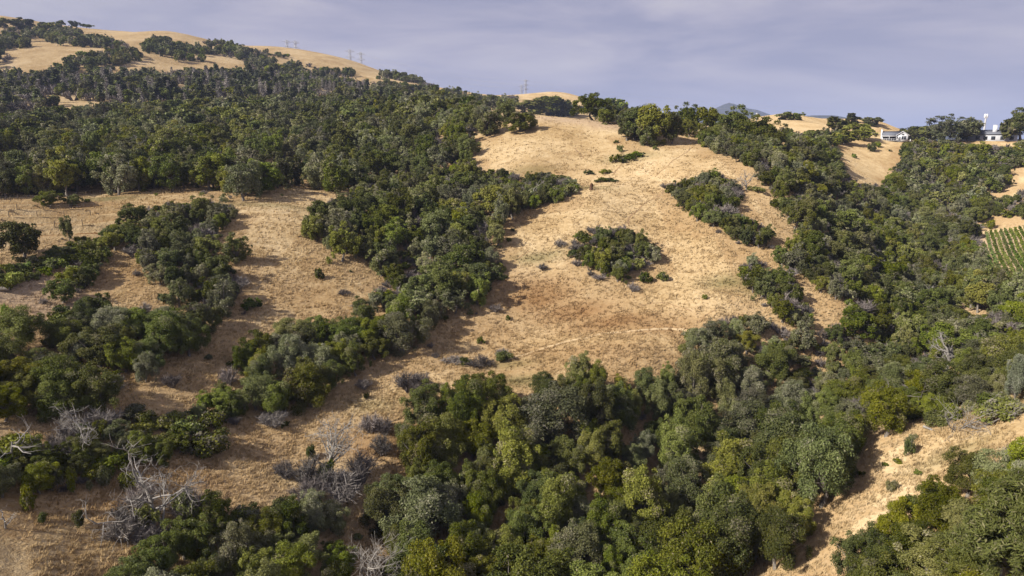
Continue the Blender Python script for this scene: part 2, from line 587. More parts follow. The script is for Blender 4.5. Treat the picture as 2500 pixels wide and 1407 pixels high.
def soil_at(x, y):
    # soil colours: red = brown trampled, green = bare earth, blue = green herbs
    s = np.zeros((len(x), 4), dtype=np.float32)
    s[:, 3] = 1

    def at(px, py):
        h = hit(px, py)
        return h[0], h[1]
    for px, py, rx, ry, w in ((1310, 725, 10, 8, 1.0), (1400, 765, 10, 5, 1.0), (1500, 785, 12, 4, 1.0), (1600, 797, 10, 3.5, .8), (1230, 700, 9, 6, .7), (1180, 800, 12, 8, .5), (1250, 880, 16, 7, .45), (1500, 860, 14, 5, .5), (620, 1080, 12, 6, .4),
                              (900, 1090, 8, 5, .75), (700, 720, 12, 7, .4), (1340, 420, 10, 5, .5), (850, 800, 8, 8, .4), (300, 1240, 8, 4, .5), (450, 1160, 12, 4, .5)):
        cx, cy_ = at(px, py)
        s[:, 0] = np.maximum(s[:, 0], w * blob(x, y, cx, cy_, rx, ry))
    for px, py, rx, ry, w in ((1290, 285, 11, 4, 1), (1370, 291, 12, 4, 1), (1440, 297, 12, 4, 1), (1500, 306, 8, 5, 1), (30, 715, 9, 3, .9), (80, 725, 8, 3.5, .9), (125, 700, 5, 5, .8), (110, 750, 5, 3, .8), (2450, 600, 12, 16, .8), (2480, 660, 14, 14, .8), (2350, 735, 6, 10, .8)):
        cx, cy_ = at(px, py)
        s[:, 1] = np.maximum(s[:, 1], np.clip(1.6 * w * blob(x, y, cx, cy_, rx, ry), 0, 0.85))
    for px, py, rx, ry, w in ((270, 482, 7, 3, 1), (240, 490, 5, 2, .8), (1310, 630, 5, 2, .9), (1345, 622, 3, 1.5, .7), (1780, 690, 5, 3, .9), (1850, 705, 6, 3, .6), (1270, 930, 5, 2, .9), (1240, 890, 5, 2, .6), (2330, 1110, 4, 2, .6),
                              (1540, 385, 8, 4, .8), (1300, 415, 9, 3, .6), (1420, 460, 8, 2.5, .7), (900, 990, 4, 2, .5), (640, 500, 12, 3, .6), (2440, 985, 5, 3, .8)):
        cx, cy_ = at(px, py)
        s[:, 2] = np.maximum(s[:, 2], w * blob(x, y, cx, cy_, rx, ry))
    # worked strips along the benches of the terraced field
    rr, aa = np.hypot(x, y), np.arctan2(x, y)
    t = terrace_t(x, y)
    t = t - np.floor(t)
    s[:, 0] = np.maximum(s[:, 0], terrace_w(aa, rr) * 1.15 * np.clip(1.9 - np.abs(t - .80) * 13, 0, 1) * (y > 0))
    return s


def build_ground():
    ext = np.array([R_(v) for v in (70, 80, 92, 106, 122, 140, 160, 180)])
    azs = np.concatenate([-ext[::-1][1:], az_g, ext])
    cols = [ZT[0]] * 7 + list(ZT) + [ZT[-1]] * 8
    Z = np.array(cols)
    back = np.clip((np.abs(azs) - R_(64)) / R_(60), 0, 1)[:, None]
    flat = np.minimum(Z, -42.0)
    Z = Z * (1 - back) + flat * back
    rr = np.concatenate([r_g, [6000.0, 14000.0, 40000.0]])
    tail = np.full((len(azs), 3), -95.0)
    Z = np.hstack([Z, tail]) + CAMZ
    A, Rm = np.meshgrid(azs, rr, indexing='ij')
    X, Y = Rm * np.sin(A), Rm * np.cos(A)
    na, nr = Z.shape
    V = np.stack([X, Y, Z], -1).reshape(-1, 3)
    V = np.vstack([V, [[0, 0, CAMZ - 46]]])
    i = np.arange(na)[:, None]
    j = np.arange(nr - 1)[None]
    i2 = (i + 1) % na
    idx = lambda a, b: (a * nr + b)
    Fq = np.stack([idx(i, j), idx(i2, j), idx(i2, j + 1), idx(i, j + 1)], -1)[:-1].reshape(-1, 4)[:, ::-1]
    last = np.stack([idx(i, j), idx(i2, j), idx(i2, j + 1), idx(i, j + 1)], -1)[-1:].reshape(-1, 4)[:, ::-1]
    Fq = np.vstack([Fq, last])
    me = mesh_np("ground", V, Fq, M['ground'], smooth=True)
    s = soil_at(V[:, 0], V[:, 1])
    x, y = V[:, 0], V[:, 1]
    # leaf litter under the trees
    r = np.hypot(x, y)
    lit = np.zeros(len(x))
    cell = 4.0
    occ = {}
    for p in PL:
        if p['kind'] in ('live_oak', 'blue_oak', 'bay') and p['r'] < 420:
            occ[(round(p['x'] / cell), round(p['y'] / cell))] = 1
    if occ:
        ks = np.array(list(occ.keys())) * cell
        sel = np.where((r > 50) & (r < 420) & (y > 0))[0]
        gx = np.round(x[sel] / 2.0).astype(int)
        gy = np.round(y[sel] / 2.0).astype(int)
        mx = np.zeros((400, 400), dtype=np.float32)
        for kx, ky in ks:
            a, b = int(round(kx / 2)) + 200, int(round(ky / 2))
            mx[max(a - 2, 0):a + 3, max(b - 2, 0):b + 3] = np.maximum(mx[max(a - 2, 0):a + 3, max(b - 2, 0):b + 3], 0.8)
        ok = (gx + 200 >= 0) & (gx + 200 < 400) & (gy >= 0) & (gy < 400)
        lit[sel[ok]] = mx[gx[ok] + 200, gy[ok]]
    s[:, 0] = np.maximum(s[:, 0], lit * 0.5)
    at_ = me.attributes.new('soil', 'FLOAT_COLOR', 'POINT')
    at_.data.foreach_set('color', s.ravel())
    o = obj("ground", me)
    tag(o, "golden dry grass hillsides folded by wooded gullies", "ground", kind="structure")


# ------------------------------------------------------------------ plant prototypes
def rand_dirs(rng, n):
    v = rng.normal(size=(n, 3))
    return v / np.linalg.norm(v, axis=1, keepdims=True)


def quads(rng, P, Nn, size, aspect, along=None):
    n = len(P)
    t = np.cross(Nn, rand_dirs(rng, n) if along is None else along)
    t /= (np.linalg.norm(t, axis=1, keepdims=True) + 1e-9)
    b = np.cross(Nn, t)
    sz = (size * rng.uniform(0.5, 1.5, n))[:, None]
    a = t * sz * 0.5
    c = b * sz * 0.5 * aspect
    V = np.stack([P - c, P + a * 0.9 - c * 0.1, P + c, P - a * 0.9 + c * 0.1], 1).reshape(-1, 3)
    Fc = np.arange(n * 4).reshape(-1, 4)
    return V, Fc


def crown_geo(seed, R, H, zc, V_, ncl, nleaf, leaf, rc=(0.2, 0.34), low=-0.35, lichen=0.12, aspect=1.7, spiky=1.15, shell=(0.5, 0.95), weep=0.0):
    """clumps of leaves through a crown's volume -> verts, quads, leaf attribute, clump centres"""
    rng = np.random.default_rng(seed)
    d = rand_dirs(rng, ncl * 3)
    d = d[d[:, 2] > low][:ncl]
    lob = 1 + 0.30 * np.sin(2.6 * np.arctan2(d[:, 1], d[:, 0]) + seed) + 0.17 * np.sin(5 * np.arctan2(d[:, 1], d[:, 0]) + 2 * seed + 3 * d[:, 2])
    u = rng.uniform(*shell, len(d)) * lob
    ctr = np.stack([d[:, 0] * R * u, d[:, 1] * R * u, zc + d[:, 2] * V_ * u], 1)
    rcs = R * rng.uniform(*rc, len(d))
    w = rcs ** 2
    cnt = np.maximum(4, (nleaf * w / w.sum()).astype(int))
    Ps, Ns, At = [], [], []
    for k in range(len(d)):
        n = cnt[k]
        dd = rand_dirs(rng, n * 2)
        out = ctr[k] - np.array([0, 0, zc * 0.75])
        out /= np.linalg.norm(out) + 1e-6
        dd = dd[(dd @ out) > -0.35][:n]
        n = len(dd)
        rad = rcs[k] * rng.uniform(0.35, 1.28, n) ** 0.8
        p = ctr[k] + dd * rad[:, None] * np.array([1, 1, 0.78])
        if weep:
            p[:, 2] -= weep * rcs[k] * rng.uniform(0, 1, n) ** 2 * (dd[:, 2] < 0.1)
        nn = dd * 0.7 + out * 0.35 + np.array([0, 0, 0.3]) + rand_dirs(rng, n) * spiky
        nn /= np.linalg.norm(nn, axis=1, keepdims=True)
        Ps.append(p)
        Ns.append(nn)
        ct = rng.uniform(0.15, 0.85)
        isl = rng.random() < lichen
        li = (rng.random(n) < (0.5 if isl else 0.03)).astype(float) * rng.uniform(0.5, 1, n)
        At.append(np.stack([np.clip(ct + rng.normal(0, 0.24, n), 0, 1), li, rng.random(n)], 1))
    P, Nn, At = np.vstack(Ps), np.vstack(Ns), np.vstack(At)
    V, Fc = quads(rng, P, Nn, leaf, aspect)
    return V, Fc, At, ctr


def limbs(seed, H, ctr, r0, lean=0.06, nl=7, sides=6, split=0.3):
    rng = np.random.default_rng(seed + 50)
    mb = MB()
    top = np.array([rng.normal(0, lean) * H, rng.normal(0, lean) * H, split * H])
    mid = top * 0.5 + np.array([rng.normal(0, .02) * H, rng.normal(0, .02) * H, 0])
    mb.tube([(0, 0, -0.6), (0, 0, 0.1), tuple(mid), tuple(top)], [r0 * 1.5, r0 * 1.15, r0 * 0.95, r0 * 0.8], sides + 1)
    pick = rng.choice(len(ctr), min(nl * 3, len(ctr)), replace=False)
    for q, k in enumerate(pick):
        c = ctr[k]
        a = top + (np.array([0, 0, rng.uniform(-0.3, 0.1) * split * H]))
        m1 = a * 0.62 + c * 0.38 + np.array([0, 0, 0.05 * H]) + rng.normal(0, 0.02 * H, 3)
        m2 = a * 0.25 + c * 0.75 + np.array([0, 0, 0.03 * H]) + rng.normal(0, 0.025 * H, 3)
        rr = r0 * (0.55 if q < nl else 0.22) * rng.uniform(0.7, 1.1)
        mb.tube([tuple(a), tuple(m1), tuple(m2), tuple(c)], [rr, rr * 0.7, rr * 0.45, rr * 0.15], sides if q < nl else 4)
    return mb


def bare_geo(seed, R, H, nst, twl, ntw, tw=0.03):
    """leafless shrub: a fan of thin stems and many fine twigs"""
    rng = np.random.default_rng(seed)
    Ps, Ds = [], []
    stems = []
    for i in range(nst):
        a = rng.uniform(0, 2 * math.pi)
        t = rng.uniform(0.1, 1) ** 0.6
        tip = np.array([math.cos(a) * R * t, math.sin(a) * R * t, H * rng.uniform(0.55, 1.05) * (1 - 0.45 * t * t)])
        base = np.array([math.cos(a) * R * .12, math.sin(a) * R * .12, -0.15])
        mid = base * 0.45 + tip * 0.55 + np.array([0, 0, 0.08 * H]) + rng.normal(0, .06 * H, 3)
        stems.append((base, mid, tip))
        k = ntw // nst
        s = rng.uniform(0.3, 1.0, k)[:, None]
        p = np.where(s < 0.55, base + (mid - base) * s / 0.55, mid + (tip - mid) * (s - 0.55) / 0.45)
        dr = (tip - base) / (np.linalg.norm(tip - base) + 1e-6)
        dd = dr * 0.6 + rand_dirs(rng, k) * 0.75 + np.array([0, 0, 0.25])
        dd /= np.linalg.norm(dd, axis=1, keepdims=True)
        Ps.append(p)
        Ds.append(dd)
    P, D = np.vstack(Ps), np.vstack(Ds)
    n = len(P)
    Ln = twl * rng.uniform(0.5, 1.4, n)[:, None]
    side = np.cross(D, rand_dirs(rng, n))
    side /= np.linalg.norm(side, axis=1, keepdims=True) + 1e-9
    w = tw * 0.5
    V = np.stack([P - side * w, P + side * w, P + D * Ln + side * w * 0.3, P + D * Ln - side * w * 0.3], 1).reshape(-1, 3)
    Fc = np.arange(n * 4).reshape(-1, 4)
    At = np.stack([rng.random(n), (rng.random(n) < .15) * .8, rng.random(n)], 1)
    mb = MB()
    for b, m, t in stems:
        mb.tube([tuple(b), tuple(m), tuple(t)], [tw * 0.9, tw * 0.6, tw * 0.25], 4)
    return V, Fc, At, mb


def pine_geo(seed, H, R, needles, nsz, tiers=16, per=5, droop=0.25, lowcrown=0.22, asp=2.2):
    rng = np.random.default_rng(seed)
    mb = MB()
    bend = rng.normal(0, 0.02 * H, 2)
    top = (bend[0], bend[1], H)
    mb.tube([(0, 0, -0.5), (bend[0] * .3, bend[1] * .3, H * .4), (bend[0] * .7, bend[1] * .7, H * .75), top], [H * .021, H * .015, H * .009, H * .002], 6)
    Ps, Ds = [], []
    for i in range(tiers):
        t = min(0.995, max(lowcrown, lowcrown + (1 - lowcrown) * (i + rng.uniform(-.3, .3)) / tiers))
        ln0 = R * (1 - ((t - lowcrown) / (1 - lowcrown)) ** 1.3) * 0.95 + 0.08 * R
        for j in range(per):
            a = rng.uniform(0, 2 * math.pi)
            ln = ln0 * rng.uniform(0.55, 1.1)
            b = np.array([bend[0] * t, bend[1] * t, H * t])
            tip = b + np.array([math.cos(a) * ln, math.sin(a) * ln, ln * rng.uniform(-droop, 0.35)])
            mid = (b + tip) / 2 + np.array([0, 0, 0.08 * ln])
            mb.tube([tuple(b), tuple(mid), tuple(tip)], [H * .0045, H * .003, H * .0012], 4)
            if needles:
                k = needles
                s = rng.uniform(0.25, 1.05, k)[:, None]
                p = b + (tip - b) * s + np.array([0, 0, .06 * ln]) * (1 - abs(2 * s - 1)) + rng.normal(0, 0.05 * R, (k, 3))
                Ps.append(p)
                dd = (tip - b) / (ln + 1e-6) * 0.6 + rand_dirs(rng, k) * .8 + np.array([0, 0, .35])
                Ds.append(dd / np.linalg.norm(dd, axis=1, keepdims=True))
    if not needles:
        return None, None, None, mb
    P, D = np.vstack(Ps), np.vstack(Ds)
    n = len(P)
    nn = D * 0.3 + rand_dirs(rng, n) * .6 + np.array([0, 0, .6])
    nn /= np.linalg.norm(nn, axis=1, keepdims=True)
    V, Fc = quads(rng, P, nn, nsz, asp)
    At = np.stack([np.clip(rng.normal(.5, .25, n), 0, 1), (rng.random(n) < .12) * .8, rng.random(n)], 1)
    return V, Fc, At, mb


def dead_geo(seed, H, spread, r0, depth=3, nb=7, fork=0.25, up=0.55, twigs=3, trunk=0.55, split=None):
    """bleached dead tree: forking limbs down to twigs"""
    rng = np.random.default_rng(seed)
    mb = MB()

    def limb(p, d, ln, rad, lev):
        n = 5 if lev < 2 else 4
        P = [p]
        q, dd = np.array(p), np.array(d)
        for i in range(n - 1):
            dd = dd + rng.normal(0, 0.20 + 0.06 * lev, 3) + np.array([0, 0, 0.05 * up])
            dd /= np.linalg.norm(dd)
            q = q + dd * ln / (n - 1)
            P.append(q.copy())
        end = 0.5 if lev == 0 else 0.22
        (mb if split is None or lev < 2 else split).tube([tuple(x) for x in P], [max(0.014, rad * (1 - (1 - end) * i / (n - 1))) for i in range(n)], 6 if lev < 2 else 4 if lev < 3 else 3)
        if lev >= depth:
            return
        k = nb if lev == 0 else max(3, min(nb, 7) - 2 * lev + rng.integers(0, 2)) + (twigs if lev >= 2 else 0)
        for i in range(k):
            s = (fork + (1 - fork) * (i + rng.random()) / k) if lev == 0 else rng.uniform(0.25, 1)
            j = min(int(s * (n - 1)), n - 2)
            f = s * (n - 1) - j
            b = P[j] * (1 - f) + P[j + 1] * f
            a = rng.uniform(0, 2 * math.pi)
            if lev == 0:
                nd = np.array([math.cos(a) * spread, math.sin(a) * spread, up * rng.uniform(0.1, 1.5)])
            else:
                nd = dd * 0.55 + rng.normal(0, 0.6, 3) + np.array([0, 0, .12])
            nd /= np.linalg.norm(nd)
            limb(b, nd, ln * (rng.uniform(.6, 1.0) if lev == 0 else rng.uniform(.38, .62)), rad * (rng.uniform(.4, .62) if lev == 0 else rng.uniform(.35, .5)), lev + 1)
    limb(np.array([0, 0, -0.4]), np.array([rng.normal(0, .08), rng.normal(0, .08), 1.0]), H * trunk, r0, 0)
    return mb


# kind -> list per level of detail of (trunk mesh, crown mesh); every prototype stands 8 m (trees) or 2 m (shrubs) tall
PROTO = {}


def add_proto(kind, lod, trunk, crown):
    PROTO.setdefault(kind, {}).setdefault(lod, []).append((trunk, crown))


LODS = {0: (34000, 0.122, 84), 1: (11000, 0.215, 66), 2: (2000, 0.62, 34)}


def make_protos():
    for kind, mat, nvar, lich, sd0 in (('live_oak', 'oak', 5, 0.13, 10), ('blue_oak', 'grey', 4, 0.42, 40), ('bay', 'bay', 3, 0.10, 70)):
        for lod, (nl, lf, nc) in LODS.items():
            for v in range(nvar if lod < 2 else 3):
                sd_ = sd0 + v * 3 + lod * 100
                rg = random.Random(sd_)
                tall = rg.uniform(0.9, 1.12)
                V, Fc, At, ctr = crown_geo(sd_, 3.3, 8, 4.05 * tall, 3.75 * tall, nc, int(nl * (0.72 if kind == 'blue_oak' else 1.0)), lf,
                                           rc=(0.10, 0.31) if lod < 2 else (.16, .36), lichen=lich, low=-0.95 if v % 3 else -0.7,
                                           shell=(0.45, 0.98), weep=0.9 if kind != 'bay' else 0.4)
                cm = mesh_np(kind + "_crown", V, Fc, M[mat], At)
                tm = limbs(sd_, 8, ctr, 0.27, nl=7, sides=6 if lod == 0 else 4).mesh(kind + "_trunk", M['bark'])
                add_proto(kind, lod, tm, cm)
    for kind, mat, sd0, lich in (('shrub', 'shrub', 500, 0.15), ('bright_shrub', 'bright', 540, 0.02), ('sage_shrub', 'grey', 560, 0.5)):
        for lod, (nl, lf, nc) in {0: (2600, 0.13, 26), 1: (1100, 0.21, 20), 2: (260, 0.45, 12)}.items():
            for v in range(3):
                V, Fc, At, ctr = crown_geo(sd0 + v + lod * 10, 1.35, 2, 0.92, 0.95, nc, nl, lf, rc=(.24, .42), low=-0.75, lichen=lich, shell=(.3, .9))
                cm = mesh_np(kind + "_leaves", V, Fc, M[mat], At)
                tm = limbs(sd0 + v, 2, ctr, 0.05, nl=6, sides=4, split=.18).mesh(kind + "_stems", M['bark'])
                add_proto(kind, lod, tm, cm)
    for lod, (nst, ntw, tw) in {0: (34, 1500, 0.035), 1: (22, 700, .06), 2: (12, 240, .14)}.items():
        for v in range(3):
            V, Fc, At, mb = bare_geo(600 + v + lod * 10, 1.4, 1.8, nst, 0.55, ntw, tw)
            add_proto('bare_shrub', lod, mb.mesh("bare_shrub_stems", M['twig']), mesh_np("bare_shrub_twigs", V, Fc, M['barebush'], At))
    for lod, (nd, sz) in {0: (60, .25), 1: (22, .55), 2: (9, .9)}.items():
        for v in range(3):
            V, Fc, At, mb = pine_geo(700 + v + lod * 10, 8, 1.75, nd, sz, tiers=15, per=4)
            add_proto('pine', lod, mb.mesh("pine_trunk", M['bark']), mesh_np("pine_crown", V, Fc, M['pine'], At))
            V, Fc, At, mb = pine_geo(750 + v + lod * 10, 8, 1.5, 0, 0, tiers=20, per=6, droop=.45)
            tw = bare_twigs(770 + v, 8, 1.5, 500 if lod < 2 else 220, .05 if lod < 2 else .10)
            add_proto('dead_pine', lod, mb.mesh("dead_pine_trunk", M['dead']), tw)
    for lod in (0, 1, 2):
        for v in range(3):
            mb = dead_geo(800 + v + lod * 10, 8, 1.0, .28, depth=3 if lod < 2 else 2, nb=7)
            add_proto('dead_tree', lod, mb.mesh("dead_tree_limbs", M['dead']), None)


def bare_twigs(seed, H, R, n, w):
    rng = np.random.default_rng(seed)
    t = rng.uniform(.22, 1, n) ** 0.8
    a = rng.uniform(0, 2 * math.pi, n)
    ln = R * (1 - t) ** .7 * rng.uniform(.3, 1, n)
    P = np.stack([np.cos(a) * ln, np.sin(a) * ln, H * t], 1)
    D = np.stack([np.cos(a) * .6, np.sin(a) * .6, np.full(n, -.3)], 1) + rand_dirs(rng, n) * .7
    D /= np.linalg.norm(D, axis=1, keepdims=True)
    side = np.cross(D, rand_dirs(rng, n))
    side /= np.linalg.norm(side, axis=1, keepdims=True) + 1e-9
    L_ = rng.uniform(.4, .9, n)[:, None]
    V = np.stack([P - side * w, P + side * w, P + D * L_ + side * w * .3, P + D * L_ - side * w * .3], 1).reshape(-1, 3)
    At = np.stack([rng.random(n), (rng.random(n) < .5) * 1.0, rng.random(n)], 1)
    return mesh_np("dead_pine_twigs", V, np.arange(n * 4).reshape(-1, 4), M['barebush'], At)


# ------------------------------------------------------------------ where the plants stand
PL = []
GRID = {}
NOMH = {'live_oak': 8.9, 'blue_oak': 8.9, 'bay': 8.9, 'shrub': 2.2, 'bright_shrub': 2.2, 'sage_shrub': 2.2, 'bare_shrub': 1.8, 'pine': 8, 'dead_pine': 8, 'dead_tree': 8}
NOMR = {'live_oak': 4.0, 'blue_oak': 4.0, 'bay': 4.0, 'shrub': 1.7, 'bright_shrub': 1.7, 'sage_shrub': 1.7, 'bare_shrub': 1.4, 'pine': 1.7, 'dead_pine': 1.4, 'dead_tree': 3.5}
rnd = random.Random(4)


def free(x, y, rad, k):
    c = 6.0
    n = int(math.ceil((rad + 8) / c))
    ix, iy = int(x // c), int(y // c)
    for i in range(ix - n, ix + n + 1):
        for j in range(iy - n, iy + n + 1):
            for (px, py, pr) in GRID.get((i, j), ()):
                d = k * (rad + pr)
                if (px - x) ** 2 + (py - y) ** 2 < d * d:
                    return False
    return True


def place(kind, x, y, z, r, a, h, w=1.0, region='', lab=None):
    """h height in metres, w width factor"""
    s = h / NOMH[kind]
    rad = NOMR[kind] * s * w
    GRID.setdefault((int(x // 6), int(y // 6)), []).append((x, y, rad))
    p = dict(kind=kind, x=x, y=y, z=z, r=r, a=a, h=h, sx=s * w * rnd.uniform(.82, 1.2), sy=s * w * rnd.uniform(.82, 1.2), sz=s, rot=rnd.uniform(0, 6.283), tx=rnd.gauss(0, .07), ty=rnd.gauss(0, .07), region=region, lab=lab)
    PL.append(p)
    return p


def at_px(kind, px, pyt, pyb, wpx=None, region='', lab=None, rmax=None):
    """a plant whose foot is at row pyb, top at row pyt and crown wpx pixels wide"""
    x, y, z, r, a = hit(px, pyb, 0, rmax)
    dep = math.atan2(CAMZ - z, r)
    sl = math.hypot(r, CAMZ - z)
    h = (pyb - pyt) * sl / F / (math.cos(dep) + 0.35 * max(0, math.sin(dep)))
    w = 1.0
    if wpx:
        w = (wpx * sl / F / 2) / (NOMR[kind] * h / NOMH[kind])
    return place(kind, x, y, z, r, a, h, w, region, lab)


def inside(poly, x, y):
    c = False
    j = len(poly) - 1
    for i in range(len(poly)):
        xi, yi = poly[i]
        xj, yj = poly[j]
        if (yi > y) != (yj > y) and x < (xj - xi) * (y - yi) / (yj - yi) + xi:
            c = not c
        j = i
    return c


def scatter(region, poly, mix, hr, k=0.62, fails=160, cap=5000, edge=0.6, holes=(), rmax=None, shrubs=None, clear=None, wr=(0.85, 1.25)):
    """fill an outline with plants; mix = ((kind, weight), ...), hr = heights of trees, shrubs = heights of shrubs"""
    xs, ys = [p[0] for p in poly], [p[1] for p in poly]
    x0, x1, y0, y1 = min(xs), max(xs), min(ys), max(ys)
    kinds, ws = [m[0] for m in mix], [m[1] for m in mix]
    miss = n = 0
    while miss < fails and n < cap:
        px, py = rnd.uniform(x0, x1), rnd.uniform(y0, y1)
        if not inside(poly, px, py) or any(inside(hp, px, py) for hp in holes):
            continue
        kind = rnd.choices(kinds, ws)[0]
        lo, hi = hr if NOMH[kind] > 3 else (shrubs or (1.2, 2.8))
        if kind in ('pine', 'dead_pine'):
            lo, hi = lo * 1.3, hi * 1.35
        h = rnd.uniform(lo, hi)
        w = rnd.uniform(*wr)
        x, y, z, r, a = hit(px, py, 0.5 * h, rmax)
        if clear and snoise(x / 38, y / 38, 31) + .5 * snoise(x / 15, y / 15, 32) < clear:
            miss += .2
            continue
        rad = NOMR[kind] * h / NOMH[kind] * w
        rp = rad * F / r * edge
        if not (inside(poly, px - rp, py) and inside(poly, px + rp, py) and inside(poly, px, py + rp * .8) and inside(poly, px, py - rp * .8)) or not free(x, y, rad, k):
            miss += 1
            continue
        if kind == 'live_oak' and len(mix) > 1:
            q = snoise(x / 42, y / 42, 77) + .5 * snoise(x / 17, y / 17, 78)
            if q > .27 and rnd.random() < .5:
                kind = 'blue_oak'
            elif q < -.26 and rnd.random() < .35:
                kind = 'bay'
        place(kind, x, y, z, r, a, h, w, region)
        n += 1
        miss = 0


def layout():
    E = lambda kind, lst, region, rmax=None: [at_px(kind, *q, region=region, rmax=rmax) for q in lst]
    # --- single plants first
    at_px('live_oak', 60, 540, 630, 105, lab="lone round dark oak standing in the terraced field at left")
    at_px('live_oak', 578, 566, 642, 58, lab="single upright oak on the spur, right of the left-hand thicket")
    at_px('live_oak', 155, 682, 740, 66, lab="small dark oak beside the bare earth yard at left")
    at_px('shrub', 779, 646, 682, 20, lab="lone narrow green bush with long shadow on the left-centre slope")
    at_px('shrub', 610, 722, 756, 48, lab="rounded grey-green bush at the end of the long oak belt")
    at_px('live_oak', 50, 757, 860, 108, lab="round dark oak at the left edge below the earth yard")
    at_px('bright_shrub', 40, 655, 697, 46, lab="bright green vine-covered bush by the earth yard at left")
    at_px('bright_shrub', 12, 745, 790, 16, lab="narrow bright green creeper spire at the left edge")
    E('live_oak', [(328, 500, 556, 70), (122, 470, 506, 56), (188, 472, 502, 32), (170, 530, 590, 30)], 'terraced field edge')
    at_px('shrub', 515, 1045, 1108, 104, lab="broad yellow-green bush alone on the grass below the shrub belt")
    at_px('shrub', 320, 1138, 1192, 66, lab="round green bush just behind the big dead tree")
    for i, q in enumerate([(70, 1182, 1248, 36), (140, 1135, 1196, 30), (182, 1138, 1206, 30), (255, 1128, 1186, 36), (192, 1243, 1288, 32), (219, 1172, 1196, 20), (105, 1250, 1276, 26)]):
        at_px('sage_shrub' if i % 2 else 'shrub', *q, region='foreground grass saplings')
    scatter('bottom-left oak clump', [(230, 1415), (330, 1325), (400, 1285), (470, 1235), (560, 1205), (640, 1225), (700, 1195), (790, 1195), (855, 1225), (880, 1300), (870, 1407), (870, 1500), (230, 1500)],
            (('live_oak', 70), ('blue_oak', 14), ('shrub', 6)), (4.5, 7.0), k=.56, fails=250, edge=.8)
    E('shrub', [(1175, 818, 838, 18), (1135, 862, 892, 40), (1230, 852, 882, 54), (1240, 768, 781, 16), (895, 958, 972, 20), (697, 1023, 1040, 20), (1575, 655, 690, 40), (1617, 655, 686, 30), (1400, 606, 626, 36),
                (1720, 718, 730, 20), (1655, 493, 505, 12), (1465, 1, 1, 1)][:-1], 'central hill grass')
    E('shrub', [(1508, 374, 396, 36), (1535, 372, 390, 40), (1556, 366, 384, 36), (1514, 354, 372, 18), (1440, 414, 426, 24), (1475, 430, 444, 48), (1475, 411, 424, 32), (1845, 454, 469, 46), (1887, 480, 506, 20), (1505, 340, 350, 12), (1600, 354, 366, 14),
                (1495, 434, 444, 30), (1520, 382, 398, 30), (1760, 350, 366, 30), (1790, 355, 372, 34), (1720, 345, 360, 24)], 'upper saddle grass')
    at_px('shrub', 2217, 1060, 1113, 26, lab="slim sapling with a dark shadow on the right-hand grass slope")
    E('shrub', [(2190, 1118, 1132, 22), (2240, 1148, 1160, 20), (2100, 1150, 1164, 26), (2160, 1128, 1140, 14)], 'right grass slope')
    at_px('bare_shrub', 2468, 1092, 1112, 30, lab="reddish leafless shrub above the lower-right oaks")
    at_px('sage_shrub', 2176, 1165, 1200, 30, lab="pale sage bush at the edge of the lower-right oaks")
    at_px('blue_oak', 2476, 860, 985, 56, lab="pale silvery tree at the right edge above the grass slope")
    E('shrub', [(2415, 536, 558, 24), (2455, 515, 532, 26), (2410, 520, 535, 22), (2130, 350, 370, 24), (2144, 345, 359, 18), (2173, 364, 369, 8), (2085, 372, 384, 12)], 'right-hand bare slopes')
    E('live_oak', [(1272, 266, 322, 76), (1188, 262, 332, 84), (1232, 240, 300, 70), (1335, 226, 281, 90), (1298, 236, 283, 76), (1392, 250, 283, 70), (1365, 238, 284, 60), (1505, 238, 296, 70), (1470, 246, 296, 50), (1550, 256, 342, 84), (1600, 247, 350, 96), (1640, 272, 352, 70), (1530, 284, 344, 52),
                   (1580, 300, 356, 70), (1676, 256, 322, 64), (1735, 257, 332, 92), (1790, 266, 340, 84), (1842, 282, 356, 84), (1880, 304, 372, 76)], 'knoll-top oaks')
    at_px('live_oak', 1445, 226, 293, 80, lab="lone tall oak with a visible trunk on the knoll top")
    E('live_oak', [(1918, 271, 293, 38), (1946, 276, 294, 32)], 'far golden hill', 560)
    E('live_oak', [(2050, 286, 322, 56), (2078, 276, 300, 30), (2128, 287, 306, 40), (2094, 304, 340, 66), (2060, 318, 352, 60), (2215, 314, 342, 44), (2252, 308, 343, 92), (2280, 312, 344, 50)], 'house ridge', 410)
    at_px('blue_oak', 2298, 291, 352, 66, region='house ridge', rmax=410)
    at_px('blue_oak', 2362, 277, 334, 92, lab="broad pale spreading oak on the skyline, right of the house", rmax=410)
    at_px('live_oak', 2350, 314, 335, 34, region='house ridge', rmax=410)
    E('live_oak', [(2468, 290, 340, 50), (2490, 276, 342, 70)], 'right skyline', 410)
    E('live_oak', [(148, 53, 66, 24), (180, 51, 63, 26), (210, 53, 62, 22), (55, 50, 72, 46), (12, 50, 68, 36), (115, 60, 80, 40)], 'far ridge skyline')
    E('bare_shrub', [(1000, 908, 958, 84), (1030, 910, 950, 60), (668, 1006, 1042, 66), (890, 924, 950, 40), (420, 914, 946, 44), (842, 706, 720, 34), (1210, 742, 762, 34), (1325, 642, 660, 28), (1172, 868, 895, 60), (905, 1010, 1056, 70), (940, 1020, 1060, 60),
                     (1108, 870, 888, 50), (275, 935, 962, 50), (870, 740, 752, 40), (1060, 762, 784, 40), (560, 900, 940, 50), (1225, 850, 870, 30), (1545, 690, 712, 30), (1370, 584, 604, 36), (1410, 632, 650, 30), (1465, 668, 684, 40)], 'open golden slopes')
    # brush around the two big dead trees
    E('bare_shrub', [(760, 1120, 1190, 90), (830, 1150, 1215, 110), (880, 1110, 1180, 90), (760, 1170, 1230, 80), (930, 1060, 1110, 60), (700, 1130, 1170, 60)], 'brush under the pale dead tree')
